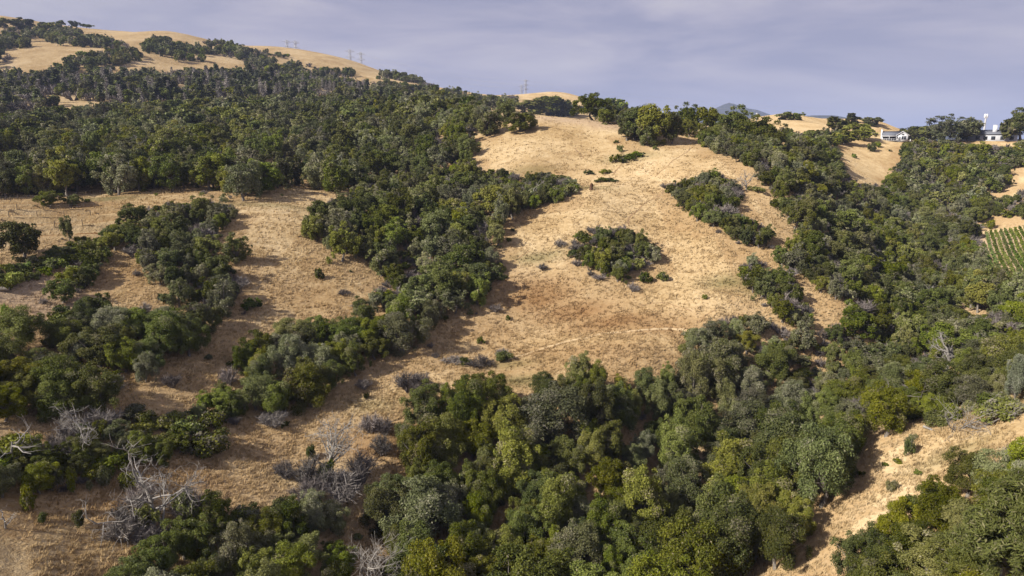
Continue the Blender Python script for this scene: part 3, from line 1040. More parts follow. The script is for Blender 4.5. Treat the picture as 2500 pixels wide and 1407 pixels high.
    E('bare_shrub', [(330, 1230, 1290, 90), (300, 1270, 1320, 80), (470, 1200, 1270, 90), (370, 1290, 1330, 80), (350, 1180, 1230, 70)], 'brush under the big dead tree')
    E('shrub', [(800, 1100, 1180, 60), (760, 1070, 1120, 30), (360, 1230, 1300, 60), (460, 1180, 1270, 60)], 'brush under dead trees')
    # --- masses
    oakmix = (('live_oak', 62), ('blue_oak', 14), ('bay', 4), ('shrub', 10), ('bare_shrub', 8), ('dead_tree', 1.2))
    scatter('bottom grove', [(985, 985), (1050, 955), (1180, 905), (1235, 960), (1330, 930), (1420, 880), (1530, 925), (1640, 900), (1645, 830), (1720, 820), (1800, 850), (1850, 930), (1900, 990), (2100, 1000), (2125, 1110), (2070, 1165), (1980, 1190),
                             (1980, 1300), (1920, 1330), (1740, 1407), (1740, 1500), (960, 1500), (900, 1300), (880, 1215), (980, 1160), (1000, 1110), (965, 1070)],
            (('live_oak', 76), ('blue_oak', 13), ('bay', 8), ('shrub', 6), ('sage_shrub', 2)), (5.0, 10.5), k=0.60, fails=500, edge=.5, wr=(.68, 1.02))
    scatter('lower-right oaks', [(2050, 1345), (2140, 1262), (2240, 1218), (2310, 1188), (2360, 1138), (2560, 1115), (2700, 1500), (2030, 1500)],
            (('live_oak', 46), ('blue_oak', 10), ('bay', 34)), (4.4, 7.0), k=.54, fails=400, edge=.45)
    scatter('front belt of the bottom grove', [(2140, 1040), (2160, 990), (2350, 990), (2430, 960), (2500, 950), (2500, 1000), (2330, 1020)], (('shrub', 6), ('bright_shrub', 1), ('sage_shrub', 1)), (1, 2), fails=60, edge=.3)
    scatter('long oak belt at left', [(0, 850), (90, 840), (150, 760), (220, 730), (330, 750), (400, 720), (440, 690), (560, 680), (595, 730), (520, 775), (490, 820), (420, 860), (300, 940), (230, 985), (90, 1000), (-120, 1000), (-120, 850)],
            (('live_oak', 60), ('blue_oak', 25), ('shrub', 14), ('bare_shrub', 8)), (4.0, 7.6), k=.55, fails=300, edge=.62)
    scatter('centre-left oak belt', [(575, 890), (600, 800), (700, 795), (880, 755), (1010, 750), (1045, 800), (1020, 850), (900, 870), (760, 960), (650, 1000), (600, 970)],
            (('live_oak', 70), ('blue_oak', 22), ('shrub', 8)), (4.6, 8.0), k=.54, fails=350, edge=.5)
    scatter('foreground shrub belt', [(-100, 1080), (60, 1060), (130, 1080), (200, 1010), (300, 975), (420, 1005), (470, 1000), (530, 935), (600, 945), (605, 985), (540, 1030), (470, 1060), (440, 1110), (380, 1110), (280, 1150), (100, 1200), (-100, 1210)],
            (('live_oak', 30), ('shrub', 44), ('sage_shrub', 12), ('bare_shrub', 16), ('blue_oak', 5)), (2.4, 4.2), k=.54, fails=300, edge=.5, shrubs=(1.8, 3.4))
    scatter('left spur thicket', [(300, 610), (365, 500), (480, 485), (570, 500), (580, 520), (530, 560), (545, 620), (560, 650), (545, 670), (470, 690), (370, 685), (330, 640)],
            (('live_oak', 40), ('blue_oak', 22), ('shrub', 20), ('bare_shrub', 22)), (3.4, 6.0), k=.55, fails=240, edge=.75)
    scatter('left spur thicket', [(440, 660), (560, 640), (590, 690), (580, 730), (480, 720)], (('live_oak', 30), ('shrub', 20), ('bare_shrub', 30)), (3.5, 5), k=.5, fails=100, edge=.4)
    scatter('shrub line below the terraces', [(160, 640), (230, 560), (300, 540), (370, 545), (330, 580), (260, 620), (225, 690), (170, 690), (140, 690)], (('live_oak', 40), ('bay', 16), ('shrub', 24), ('bare_shrub', 10)), (3.0, 4.8), k=.54, fails=160, edge=.7)
    scatter('shrub line below the terraces', [(-60, 690), (0, 650), (80, 625), (160, 590), (220, 570), (230, 600), (160, 650), (80, 680), (0, 705)], (('shrub', 40), ('sage_shrub', 10), ('bright_shrub', 2)), (2.5, 4), k=.5, fails=120, edge=.5, shrubs=(1.0, 1.9))
    scatter('shrub line below the terraces', [(110, 740), (150, 735), (190, 760), (130, 775)], (('shrub', 1),), (2, 3), fails=40, edge=.2)
    scatter('central gully grove', [(850, 480), (890, 430), (1150, 400), (1230, 440), (1285, 480), (1245, 520), (1240, 575), (1195, 605), (1240, 650), (1215, 700), (1120, 745), (1050, 785), (900, 760), (905, 725), (940, 690), (880, 620), (800, 605), (740, 540), (760, 500)],
            (('live_oak', 50), ('blue_oak', 26), ('bay', 6), ('shrub', 12), ('bare_shrub', 14), ('dead_tree', 1)), (4.2, 8.6), k=.56, fails=400, edge=.6)
    scatter('central round thicket', [(1385, 600), (1400, 565), (1440, 552), (1525, 550), (1600, 590), (1625, 640), (1580, 655), (1540, 660), (1520, 685), (1465, 680), (1430, 640), (1390, 630)],
            (('live_oak', 40), ('blue_oak', 8), ('shrub', 30), ('bare_shrub', 26)), (3.4, 5.4), k=.5, fails=250, edge=.75)
    scatter('saddle thicket', [(1250, 445), (1330, 415), (1410, 440), (1415, 465), (1330, 490), (1260, 505)], (('shrub', 30), ('live_oak', 20), ('sage_shrub', 24), ('bare_shrub', 26)), (3, 5), k=.48, fails=160, edge=.4, shrubs=(1.8, 3.4))
    scatter('saddle thicket', [(1100, 480), (1190, 415), (1260, 420), (1290, 450), (1260, 500)], (('shrub', 30), ('live_oak', 30), ('bare_shrub', 40)), (3, 6), k=.5, fails=100, edge=.4)
    scatter('upper hedge of the right gully', [(1600, 445), (1650, 445), (1740, 415), (1800, 440), (1820, 475), (1790, 510), (1890, 565), (1870, 605), (1780, 570), (1690, 520), (1650, 480)],
            (('live_oak', 40), ('blue_oak', 16), ('shrub', 24), ('bare_shrub', 34)), (3.0, 5.0), k=.52, fails=240, edge=.75)
    scatter('lower hedge of the right gully', [(1800, 670), (1815, 618), (1845, 615), (1875, 660), (1930, 650), (1990, 760), (1975, 800), (1900, 775), (1850, 720)],
            (('live_oak', 36), ('shrub', 20), ('bare_shrub', 40), ('blue_oak', 10)), (3.0, 5.0), k=.5, fails=200, edge=.75)
    scatter('right canyon wood', [(1745, 810), (1760, 765), (1850, 765), (1920, 805), (2060, 785), (2075, 770), (2050, 735), (1985, 690), (1910, 640), (1890, 620), (1960, 560), (1900, 500), (1835, 400), (1880, 375), (1950, 330), (2040, 362), (2062, 400), (2085, 440), (2150, 452), (2175, 430), (2195, 395), (2250, 368), (2310, 362),
                                  (2380, 350), (2520, 360), (2520, 385), (2470, 395), (2468, 440), (2400, 470), (2445, 495), (2390, 540), (2400, 600), (2420, 640), (2420, 690), (2350, 700), (2330, 745), (2380, 780), (2500, 740), (2600, 760), (2560, 980), (2460, 960), (2350, 1000), (2160, 1030), (2050, 1000), (1900, 960), (1850, 880), (1790, 830)],
            (('live_oak', 44), ('blue_oak', 22), ('bay', 17), ('shrub', 12), ('bare_shrub', 22), ('sage_shrub', 5), ('dead_tree', 1.2)), (3.4, 7.4), k=.60, fails=420, edge=.7, holes=([(2325, 705), (2390, 720), (2400, 770), (2350, 765)],))
    scatter('right canyon wood', [(1690, 330), (1760, 310), (1880, 335), (1930, 360), (1890, 410), (1840, 395), (1760, 365)], oakmix, (3.5, 6), k=.55, fails=100, edge=.4)
    scatter('vineyard bank', [(2400, 500), (2500, 460), (2560, 480), (2540, 530), (2470, 525)], (('sage_shrub', 2), ('shrub', 2), ('bare_shrub', 3), ('live_oak', 2)), (3, 6), fails=80, edge=.4)
    scatter('right canyon wood', [(2320, 690), (2420, 660), (2560, 740), (2500, 790), (2380, 770)], (('live_oak', 3), ('blue_oak', 1)), (6, 9), k=.55, fails=60, edge=.4)
    scatter('wood joining the two groves', [(1640, 840), (1760, 760), (1850, 765), (1930, 800), (2060, 785), (2120, 1000), (1950, 1010), (1850, 940)], (('live_oak', 50), ('blue_oak', 24), ('bay', 14), ('shrub', 10), ('bare_shrub', 8)), (4, 7.5), k=.54, fails=220, edge=.3)
    scatter('right ridge brush', [(2205, 352), (2260, 338), (2330, 344), (2370, 356), (2450, 356), (2520, 340), (2520, 400), (2400, 400), (2260, 410), (2190, 420)], (('live_oak', 26), ('blue_oak', 30), ('bay', 12), ('shrub', 16), ('bare_shrub', 18), ('sage_shrub', 8)), (3.2, 5.6), k=.56, fails=160, edge=.35, rmax=405)
    # --- upper-left woods
    scatter('wooded slope', [(-150, 290), (300, 250), (700, 232), (1000, 236), (1150, 232), (1200, 270), (1160, 330), (1165, 395), (1130, 410), (900, 425), (850, 450), (720, 430), (580, 465), (510, 440), (330, 445), (100, 452), (-150, 470)],
            (('live_oak', 58), ('blue_oak', 24), ('bay', 4), ('bare_shrub', 26), ('shrub', 6), ('dead_tree', 1.5)), (5.0, 11), k=.6, fails=220, edge=.75, clear=-0.31)
    scatter('pine belt', [(-150, 210), (0, 195), (300, 180), (600, 170), (900, 190), (900, 245), (600, 245), (300, 265), (-150, 300)], (('pine', 12), ('dead_pine', 11), ('live_oak', 52), ('bare_shrub', 60), ('blue_oak', 20)), (6, 10), k=.66, fails=120, edge=.2, shrubs=(4, 6.5), clear=-0.22)
    far = (('live_oak', 56), ('blue_oak', 18), ('bare_shrub', 22), ('shrub', 8))
    for poly in ([(-150, 80), (0, 72), (130, 55), (240, 85), (300, 100), (350, 135), (300, 150), (210, 160), (120, 200), (-150, 210)],
                 [(345, 100), (380, 88), (480, 110), (560, 130), (600, 165), (530, 150), (430, 140), (350, 118)],
                 [(480, 100), (560, 100), (600, 118), (700, 130), (780, 165), (870, 170), (860, 192), (740, 196), (620, 180), (560, 140)],
                 [(-150, 180), (150, 175), (230, 160), (330, 170), (430, 165), (520, 175), (640, 190), (760, 205), (900, 200), (960, 160), (1050, 195), (1150, 225), (1280, 240), (1280, 262), (1100, 262), (900, 240), (-150, 260)],
                 [(900, 215), (930, 172), (1020, 185), (1070, 205), (1150, 228), (1280, 235), (1200, 255), (950, 235)]):
        scatter('golden ridge', poly, far, (6, 11), k=.74, fails=120, edge=.5, shrubs=(2.5, 4.5), clear=-0.02,
                holes=([(120, 105), (165, 100), (175, 125), (130, 130)], [(170, 170), (230, 165), (240, 195), (180, 200)], [(640, 180), (730, 185), (740, 205), (660, 200)]))
    scatter('hidden back slope', [(1400, 262), (1500, 262), (1690, 300), (1690, 316), (1500, 290)], far, (5, 7), k=.7, fails=50, edge=.2)
    scatter('hill foot below the far golden hill', [(1890, 318), (1960, 322), (2050, 320), (2060, 350), (1950, 350)], far, (4, 6), k=.7, fails=60, edge=.4)


def edge_weeds():
    for p in list(PL):
        if p['kind'] not in ('live_oak', 'blue_oak', 'bay') or p['r'] > 215:
            continue
        for _ in range(2):
            if rnd.random() > .5:
                continue
            a = rnd.uniform(0, 6.283)
            d = NOMR[p['kind']] * p['sx'] * rnd.uniform(.8, 1.35)
            x, y = p['x'] + math.cos(a) * d, p['y'] + math.sin(a) * d
            if free(x, y, .1, .85):
                place(rnd.choice(('shrub', 'sage_shrub', 'bare_shrub', 'bare_shrub')), x, y, zat(x, y), math.hypot(x, y), math.atan2(x, y), rnd.uniform(.35, 1.1), 1.1, 'grove margins')


print('terrain', round(time.time() - T0, 1))
layout()
edge_weeds()
print('layout', round(time.time() - T0, 1))

# ------------------------------------------------------------------ build plants
make_protos()
print('protos', round(time.time() - T0, 1))
NAMES = {'live_oak': ('live_oak_tree', 'oak', 'dark green oak'), 'blue_oak': ('blue_oak_tree', 'oak', 'grey-green lichened oak'), 'bay': ('bay_tree', 'tree', 'yellow-green bay tree'),
         'shrub': ('shrub', 'shrub', 'leafy green shrub'), 'bright_shrub': ('climber_shrub', 'shrub', 'bright green shrub'), 'sage_shrub': ('sage_shrub', 'shrub', 'grey-green sage shrub'),
         'bare_shrub': ('bare_shrub', 'shrub', 'leafless grey shrub'), 'pine': ('pine_tree', 'pine', 'thin green pine'), 'dead_pine': ('dead_pine_tree', 'dead pine', 'bare silver dead pine'), 'dead_tree': ('dead_tree', 'dead tree', 'bleached dead tree')}
PARTS = {'live_oak': ('trunk', 'crown'), 'blue_oak': ('trunk', 'crown'), 'bay': ('trunk', 'crown'), 'shrub': ('stems', 'foliage'), 'bright_shrub': ('stems', 'foliage'), 'sage_shrub': ('stems', 'foliage'),
         'bare_shrub': ('stems', 'twigs'), 'pine': ('trunk', 'crown'), 'dead_pine': ('trunk', 'twigs'), 'dead_tree': ('limbs', None)}
CAP = 290
ORD = ['first', 'second', 'third', 'fourth', 'fifth', 'sixth', 'seventh', 'eighth', 'ninth', 'tenth', 'eleventh', 'twelfth', 'thirteenth', 'fourteenth', 'fifteenth', 'sixteenth', 'seventeenth', 'eighteenth', 'nineteenth', 'twentieth']


def in_view(p):
    px, py = project(p['x'], p['y'], p['z'] + p['h'] * .5)
    m = p['h'] * .5 * F / p['r']
    return -m < px < 2500 + m and -m < py < 1407 + m


def build_plants():
    single, mass = [], []
    by = {}
    for p in PL:
        by.setdefault(p['kind'], []).append(p)
    for k, lst in by.items():
        lst.sort(key=lambda p: (p['lab'] is None, -p['h'] / p['r']))
        seen = [p for p in lst if in_view(p)]
        out = [p for p in lst if not in_view(p)]
        single += seen[:CAP]
        mass += seen[CAP:] + out
    # labels: where it stands, then row and place in the row
    groups = {}
    for p in single:
        if not p['lab']:
            groups.setdefault((p['region'], p['kind']), []).append(p)
    for (reg, kind), lst in groups.items():
        desc = NAMES[kind][2]
        lst.sort(key=lambda p: p['r'])
        per = 20 if len(lst) > 60 else 12
        rows = [lst[i:i + per] for i in range(0, len(lst), per)]
        for ri, row in enumerate(rows):
            row.sort(key=lambda p: p['a'])
            for i, p in enumerate(row):
                if len(lst) == 1:
                    p['lab'] = f"{desc} of the {reg}, alone of its kind"
                elif len(rows) == 1:
                    p['lab'] = f"{desc} of the {reg}, {ORD[i]} from the left"
                else:
                    rw = ORD[ri] if ri < 20 else str(ri + 1)
                    p['lab'] = f"{desc} of the {reg}, {ORD[i]} from left, {rw} row"
    for p in single:
        kind = p['kind']
        lod = 0 if p['r'] < 120 else 1 if p['r'] < 430 else 2
        var = PROTO[kind][lod]
        tm, cm = var[rnd.randrange(len(var))]
        nm, cat, _ = NAMES[kind]
        e = obj(nm, None, None, (p['x'], p['y'], p['z']))
        e.rotation_euler = (p['tx'], p['ty'], p['rot'])
        e.scale = (p['sx'], p['sy'], p['sz'])
        e.empty_display_size = 0.5
        tag(e, p['lab'], cat, p['region'] or None)
        a, b = PARTS[kind]
        obj(a, tm, e)
        if cm:
            o = obj(b, cm, e)
            if p['lab'].startswith('pale silvery tree'):
                o.material_slots[0].link = 'OBJECT'
                o.material_slots[0].material = M['silver']
    return mass


MASS = build_plants()
print("plants", len(PL), "in the mass", len(MASS), "t", round(time.time() - T0, 1))


def join_proto(name, tm, cm):
    """trunk and crown in one mesh, for the wood that reads as one mass"""
    vs, fs, at, mi = [], [], [], []
    n0 = 0
    mats = []
    for k, me in enumerate([m for m in (tm, cm) if m]):
        v = np.zeros(len(me.vertices) * 3, dtype=np.float32)
        me.vertices.foreach_get('co', v)
        f = np.zeros(len(me.loops), dtype=np.int32)
        me.loops.foreach_get('vertex_index', f)
        vs.append(v.reshape(-1, 3))
        fs.append(f.reshape(-1, 4) + n0)
        n0 += len(v) // 3
        a = np.zeros((len(me.polygons), 4), dtype=np.float32)
        if 'leaf' in me.attributes:
            me.attributes['leaf'].data.foreach_get('color', a.ravel())
            b = np.zeros(len(me.polygons) * 4, dtype=np.float32)
            me.attributes['leaf'].data.foreach_get('color', b)
            a = b.reshape(-1, 4)
        at.append(a[:, :3])
        mi.append(np.full(len(me.polygons), k, dtype=np.int32))
        mats.append(me.materials[0])
    me = mesh_np(name, np.vstack(vs), np.vstack(fs), mats, np.vstack(at))
    me.polygons.foreach_set('material_index', np.concatenate(mi))
    return bpy.data.objects.new(name, me)


def build_mass():
    """the wood beyond the trees that can be told apart: one object, its trees set out on points"""
    keys = []
    col = bpy.data.collections.new("woodland_trees")
    for kind in PROTO:
        for lod in (1, 2):
            for i, (tm, cm) in enumerate(PROTO[kind][lod]):
                keys.append((kind, lod, i))
                col.objects.link(join_proto("wood_%03d" % (len(keys) - 1), tm, cm))
    idx = {}
    for n, (k, l, i) in enumerate(keys):
        idx.setdefault((k, l), []).append(n)
    n = len(MASS)
    me = bpy.data.meshes.new("woodland")
    me.vertices.add(n)
    me.vertices.foreach_set('co', np.array([(p['x'], p['y'], p['z']) for p in MASS], dtype=np.float32).ravel())
    for nm, tp, vals in (('pick', 'INT', [rnd.choice(idx[(p['kind'], 1 if p['r'] < 290 else 2)]) for p in MASS]),):
        a = me.attributes.new(nm, tp, 'POINT')
        a.data.foreach_set('value', np.array(vals, dtype=np.int32))
    for nm, vals in (('spin', [(p['tx'], p['ty'], p['rot']) for p in MASS]), ('size', [(p['sx'], p['sy'], p['sz']) for p in MASS])):
        a = me.attributes.new(nm, 'FLOAT_VECTOR', 'POINT')
        a.data.foreach_set('vector', np.array(vals, dtype=np.float32).ravel())
    o = obj("woodland", me)
    tag(o, "dense distant oak and pine wood covering the upper slopes", "wood", kind="stuff")
    ng = bpy.data.node_groups.new("woodland", 'GeometryNodeTree')
    ng.interface.new_socket("Geometry", in_out='INPUT', socket_type='NodeSocketGeometry')
    ng.interface.new_socket("Geometry", in_out='OUTPUT', socket_type='NodeSocketGeometry')
    N, L = ng.nodes, ng.links
    gi, go = N.new('NodeGroupInput'), N.new('NodeGroupOutput')
    ci = N.new('GeometryNodeCollectionInfo')
    ci.inputs['Collection'].default_value = col
    ci.inputs['Separate Children'].default_value = True
    ci.inputs['Reset Children'].default_value = True
    mp = N.new('GeometryNodeMeshToPoints')
    ip = N.new('GeometryNodeInstanceOnPoints')
    ip.inputs['Pick Instance'].default_value = True

    def attr(name, tp):
        a = N.new('GeometryNodeInputNamedAttribute')
        a.data_type = tp
        a.inputs['Name'].default_value = name
        return a.outputs['Attribute']
    L.new(gi.outputs[0], mp.inputs[0])
    L.new(mp.outputs[0], ip.inputs['Points'])
    L.new(ci.outputs[0], ip.inputs['Instance'])
    L.new(attr('pick', 'INT'), ip.inputs['Instance Index'])
    L.new(attr('spin', 'FLOAT_VECTOR'), ip.inputs['Rotation'])
    L.new(attr('size', 'FLOAT_VECTOR'), ip.inputs['Scale'])
    L.new(ip.outputs[0], go.inputs[0])
    md = o.modifiers.new("woodland", 'NODES')
    md.node_group = ng


build_mass()
build_ground()

# ------------------------------------------------------------------ dead trees, rock, stump
M['pale'] = plain_mat("sun_bleached_limbs", (0.26, 0.242, 0.22), 0.8, 0.25, 2.0)
M['char'] = plain_mat("charred_stump", (0.09, 0.05, 0.03), 0.95, 0.4, 3.0)
M['rock'] = plain_mat("white_rock", (0.48, 0.46, 0.44), 0.9, 0.2, 2.0, 0.1)


def px_height(px, pyt, pyb):
    x, y, z, r, a = hit(px, pyb)
    sl = math.hypot(r, CAMZ - z)
    return (pyb - pyt) * sl / F / max(.5, math.cos(math.atan2(CAMZ - z, r))), x, y, z, r


def dead(px, pyt, pyb, label, seed, spread=1.0, nb=7, fork=.25, up=.55, trunk=.55, thick=.034, mat='dead', depth=3, twigs=3, lean=None):
    h, x, y, z, r = px_height(px, pyt, pyb)
    br = MB()
    tk = dead_geo(seed, h, spread, h * thick, depth=depth, nb=nb, fork=fork, up=up, twigs=twigs, trunk=trunk, split=br)
    e = obj("dead_tree", None, None, (x, y, z))
    if lean:
        e.rotation_euler = lean
        e.location.z += .35 + h * thick
    tag(e, label, "dead tree")
    obj("trunk", tk.mesh("dead_trunk", M[mat]), e)
    if br.f:
        obj("branches", br.mesh("dead_branches", M[mat]), e)
    return e


def build_dead():
    dead(800, 1008, 1172, "pale dead tree with many upright limbs on the foreground slope", 11, .62, 15, .05, 1.25, .5, .024, 'pale', 3, 2)
    dead(402, 1112, 1290, "big grey dead tree with wide crooked limbs at lower left", 23, 1.15, 9, .18, .75, .6, .026, 'dead', 3, 2)
    dead(168, 900, 978, "small bleached dead tree fanning out at the left shrub belt", 31, .7, 11, .05, 1.0, .5, .045, 'dead', 2)
    dead(197, 1015, 1112, "white-trunked dead tree in the foreground shrub belt", 35, .8, 7, .35, .8, .7, .026, 'pale', 3)
    dead(52, 1045, 1142, "crooked dead tree at the left edge of the shrub belt", 37, 1.0, 6, .3, .6, .7, .032, 'dead', 2)
    dead(15, 1225, 1290, "low dead branches at the lower left edge", 39, 1.2, 6, .1, .5, .5, .03, 'dead', 2)
    dead(905, 1335, 1480, "pale dead treetop poking up from the bottom edge", 41, .8, 12, .2, 1.1, .6, .015, 'pale', 3, 2)
    dead(1305, 432, 492, "white dead tree with forked limbs in the saddle thicket", 43, .8, 6, .2, .9, .6, .03, 'pale', 2)
    dead(1822, 415, 464, "pale dead tree above the upper hedge", 45, .9, 8, .15, .8, .6, .035, 'dead', 3)
    dead(1852, 556, 602, "low dead tree at the foot of the upper hedge", 47, 1.1, 10, .1, .6, .5, .03, 'dead', 3)
    dead(1890, 1015, 1108, "forked grey snag at the right end of the bottom grove", 49, .5, 3, .15, 1.4, .5, .028, 'dead', 1)
    dead(374, 392, 452, "white dead snag at the foot of the wooded slope", 51, .9, 5, .3, .7, .7, .025, 'pale', 1)
    dead(2158, 925, 1036, "arching pale dead tree in the clearing of the right canyon", 53, .9, 5, .3, .8, .7, .018, 'twig', 2)  # darker twig colour stands in for the shade over these pale limbs
    dead(2255, 690, 748, "bare branched tree by the earth track in the right canyon", 55, .9, 7, .2, .9, .6, .03, 'dead', 2)
    dead(2395, 420, 440, "white leaning snag in the upper canyon wood", 56, .5, 3, .3, .9, .7, .05, 'pale', 1)
    dead(800, 425, 446, "white fallen limb at the edge of the wooded slope", 58, 1.0, 4, .3, .4, .7, .04, 'pale', 1, lean=(R_(60), 0, R_(50)))
    dead(1342, 1225, 1300, "slender half-dead tree with a bent top in the bottom grove", 59, .5, 5, .5, .9, .8, .016, 'dead', 2)
    # fallen tree on the grass
    e = dead(2258, 900, 1050, "fallen grey dead tree lying on the right grass slope", 61, .55, 12, .35, .9, .85, .022, 'dead', 3, 2, lean=(0, 0, 0))
    A, B = Vector(hit(2258, 1050)[:3]), Vector(hit(2375, 1066)[:3])
    e.location = A + Vector((0, 0, .4))
    e.scale = (.78, .78, .78)
    e.rotation_euler = (B + Vector((0, 0, .9)) - A).to_track_quat('Z', 'Y').to_euler()   # lies along the slope
    # white rock
    x, y, z, r, a = hit(2191, 1040)
    rng = np.random.default_rng(5)
    mb = MB()
    n, m = 9, 6
    for i in range(m + 1):
        t = math.pi * i / m
        for j in range(n):
            w = 2 * math.pi * j / n
            k = 1 + .22 * math.sin(3 * w + i) + rng.normal(0, .06)
            mb.v.append((1.0 * k * math.sin(t) * math.cos(w), .5 * k * math.sin(t) * math.sin(w), .55 - .65 * k * math.cos(t)))
    mb.f = [(i * n + j, i * n + (j + 1) % n, (i + 1) * n + (j + 1) % n, (i + 1) * n + j) for i in range(m) for j in range(n)]
    o = obj("rock", mb.mesh("rock", M['rock'], False), None, (x, y, z))
    o.rotation_euler = (0, -.4, .3)
    tag(o, "white boulder at the edge of the right canyon wood", "rock")
    # charred stump on the saddle
    x, y, z, r, a = hit(1443, 464)
    mb = MB()
    mb.tube([(0, 0, -.2), (0.05, 0, .5), (0, .05, 1.1), (.1, .02, 1.7)], [.55, .42, .38, .22], 8)
    mb.tube([(0.1, 0, .5), (.5, .1, 1.0), (.45, .1, 1.45)], [.2, .14, .05], 5)
    o = obj("tree_stump", mb.mesh("tree_stump", M['char']), None, (x, y, z))
    tag(o, "charred brown stump standing alone below the saddle", "stump")
    # broken log at the left edge
    x, y, z, r, a = hit(2, 712)
    mb = MB()
    mb.tube([(-2.2, 0, .35), (-.8, .1, .4), (.6, 0, .38), (1.4, -.1, .36)], [.42, .4, .36, .3], 9)
    mb.tube([(-.5, 0, .5), (-.2, .3, 1.0), (.1, .4, 1.3)], [.14, .1, .04], 5)
    o = obj("fallen_log", mb.mesh("fallen_log", M['bark']), None, (x, y, z))
    o.rotation_euler = (0, 0, .3)
    tag(o, "thick sawn log lying at the left edge of the earth yard", "log")


build_dead()


# ------------------------------------------------------------------ pine at the lower right corner
def build_near_pine():
    h, x, y, z, r = px_height(2438, 1230, 1455)
    V, Fc, At, mb = pine_geo(901, h, h * .33, 420, .085, tiers=15, per=6, droop=.05, lowcrown=.25, asp=4.5)
    e = obj("pine_tree", None, None, (x, y, z))
    tag(e, "light green open-crowned pine in the lower right corner", "pine")
    obj("trunk", mb.mesh("pine_trunk", M['twig']), e)
    obj("crown", mesh_np("pine_crown", V, Fc, M['nearpine'], At), e)


build_near_pine()


# ------------------------------------------------------------------ paths
def ribbon(name, pix, width, mat, label):
    P = [hit(*p)[:2] for p in pix]
    line = []
    for (x0, y0), (x1, y1) in zip(P, P[1:]):
        n = max(2, int(math.hypot(x1 - x0, y1 - y0) / .5))
        line += [(x0 + (x1 - x0) * i / n, y0 + (y1 - y0) * i / n) for i in range(n)]
    line.append(P[-1])
    L_ = np.array(line)
    for _ in range(12):
        L_[1:-1] = (L_[:-2] + L_[1:-1] * 2 + L_[2:]) / 4
    rg = np.random.default_rng(len(line))
    wob = np.convolve(rg.normal(0, .5, len(L_) + 8), np.ones(9) / 9, 'valid')
    T = np.gradient(L_, axis=0)
    T /= np.linalg.norm(T, axis=1, keepdims=True) + 1e-9
    Nn = np.stack([-T[:, 1], T[:, 0]], 1)
    L_ = L_ + Nn * wob[:, None]
    V = []
    for i in range(len(L_)):
        w = width * (1 + .35 * math.sin(i * 1.7) * math.sin(i * .37))
        for s_ in (-.5, -.17, .17, .5):
            q = L_[i] + Nn[i] * w * s_
            V.append((q[0], q[1], zat(*q) + (.05 if abs(s_) < .4 else .012)))
    Fc = [(i * 4 + k, i * 4 + k + 1, i * 4 + k + 5, i * 4 + k + 4) for i in range(len(L_) - 1) for k in range(3)]
    o = obj(name, mesh_np(name, np.array(V), np.array(Fc), mat, smooth=True))
    tag(o, label, "path", kind="structure")


M['track'] = plain_mat("pale_trodden_grass", (0.46, 0.345, 0.205), 1.0, .2, .6)
M['trail'] = plain_mat("dark_cattle_trail", (0.27, 0.18, 0.095), 1.0, .3, .6)
ribbon("path", [(1240, 880), (1300, 858), (1370, 838), (1460, 815), (1560, 806), (1640, 804), (1700, 808)], 0.5, M['track'], "pale curving track across the front of the central hill")
ribbon("path", [(1535, 552), (1537, 528), (1560, 510), (1590, 492), (1612, 478), (1623, 462)], .4, M['trail'], "narrow dark trail over the central hill's crest")
ribbon("path", [(1600, 432), (1640, 396), (1690, 362)], .35, M['trail'], "faint trail climbing right of the saddle")
ribbon("path", [(1406, 362), (1415, 376), (1424, 388)], .5, M['trail'], "short dark rill on the knoll slope")
ribbon("path", [(1495, 428), (1508, 412), (1520, 396)], .5, M['trail'], "short gully line above the saddle")
ribbon("path", [(390, 968), (393, 980), (398, 994)], .4, M['trail'], "short dark rut on the lower left slope")
ribbon("path", [(1255, 640), (1275, 622), (1290, 612)], .3, M['trail'], "short trail left of the round thicket")
ribbon("path", [(1700, 790), (1720, 772), (1745, 755)], .25, M['trail'], "short trail above the pale track")
ribbon("path", [(1560, 745), (1620, 738), (1690, 760)], .25, M['trail'], "faint contour trail below the round thicket")


# ------------------------------------------------------------------ terraced field: bare trellis rows
def build_trellis():
    M['post'] = plain_mat("weathered_post", (0.10, 0.08, 0.065), .9, .3)
    mb = MB()
    mb.tube([(0, 0, -.3), (0, 0, .6), (.02, 0, 1.25)], [.07, .06, .055], 5)
    post = mb.mesh("post", M['post'])
    u, v = np.array([.826, .564]), np.array([-.564, .826])
    a0, a1 = ray(-40, 540)[0], ray(300, 540)[0]
    n0 = None
    k = 0
    for n in range(14, 32):
        pts_ = []
        for s_ in np.arange(-120, 120, 4.6):
            q = v * 8.0 * (n + .08) + u * (s_ + (n % 3) * 1.3)
            r, a = math.hypot(*q), math.atan2(q[0], q[1])
            if a0 < a < a1 - .02 and 152 < r < 201 and free(q[0], q[1], .2, 1.0):
                pts_.append((q[0], q[1], zat(*q)))
        if len(pts_) < 4:
            continue
        e = obj("trellis_row", None, None, pts_[0])
        tag(e, f"bare trellis row of thin posts on the terraced field, {ORD[k]} from the front", "trellis", "bare trellis rows")
        k += 1
        for p in pts_:
            o = obj("post", post, e, tuple(Vector(p) - Vector(pts_[0])))
            o.scale = (1, 1, rnd.uniform(.8, 1.1))
        w = MB()
        for hz in (.5, .95):
            w.tube([(p[0] - pts_[0][0], p[1] - pts_[0][1], p[2] - pts_[0][2] + hz) for p in pts_], [.012] * len(pts_), 3)
        obj("wire", w.mesh("wire", M['dead']), e)


build_trellis()


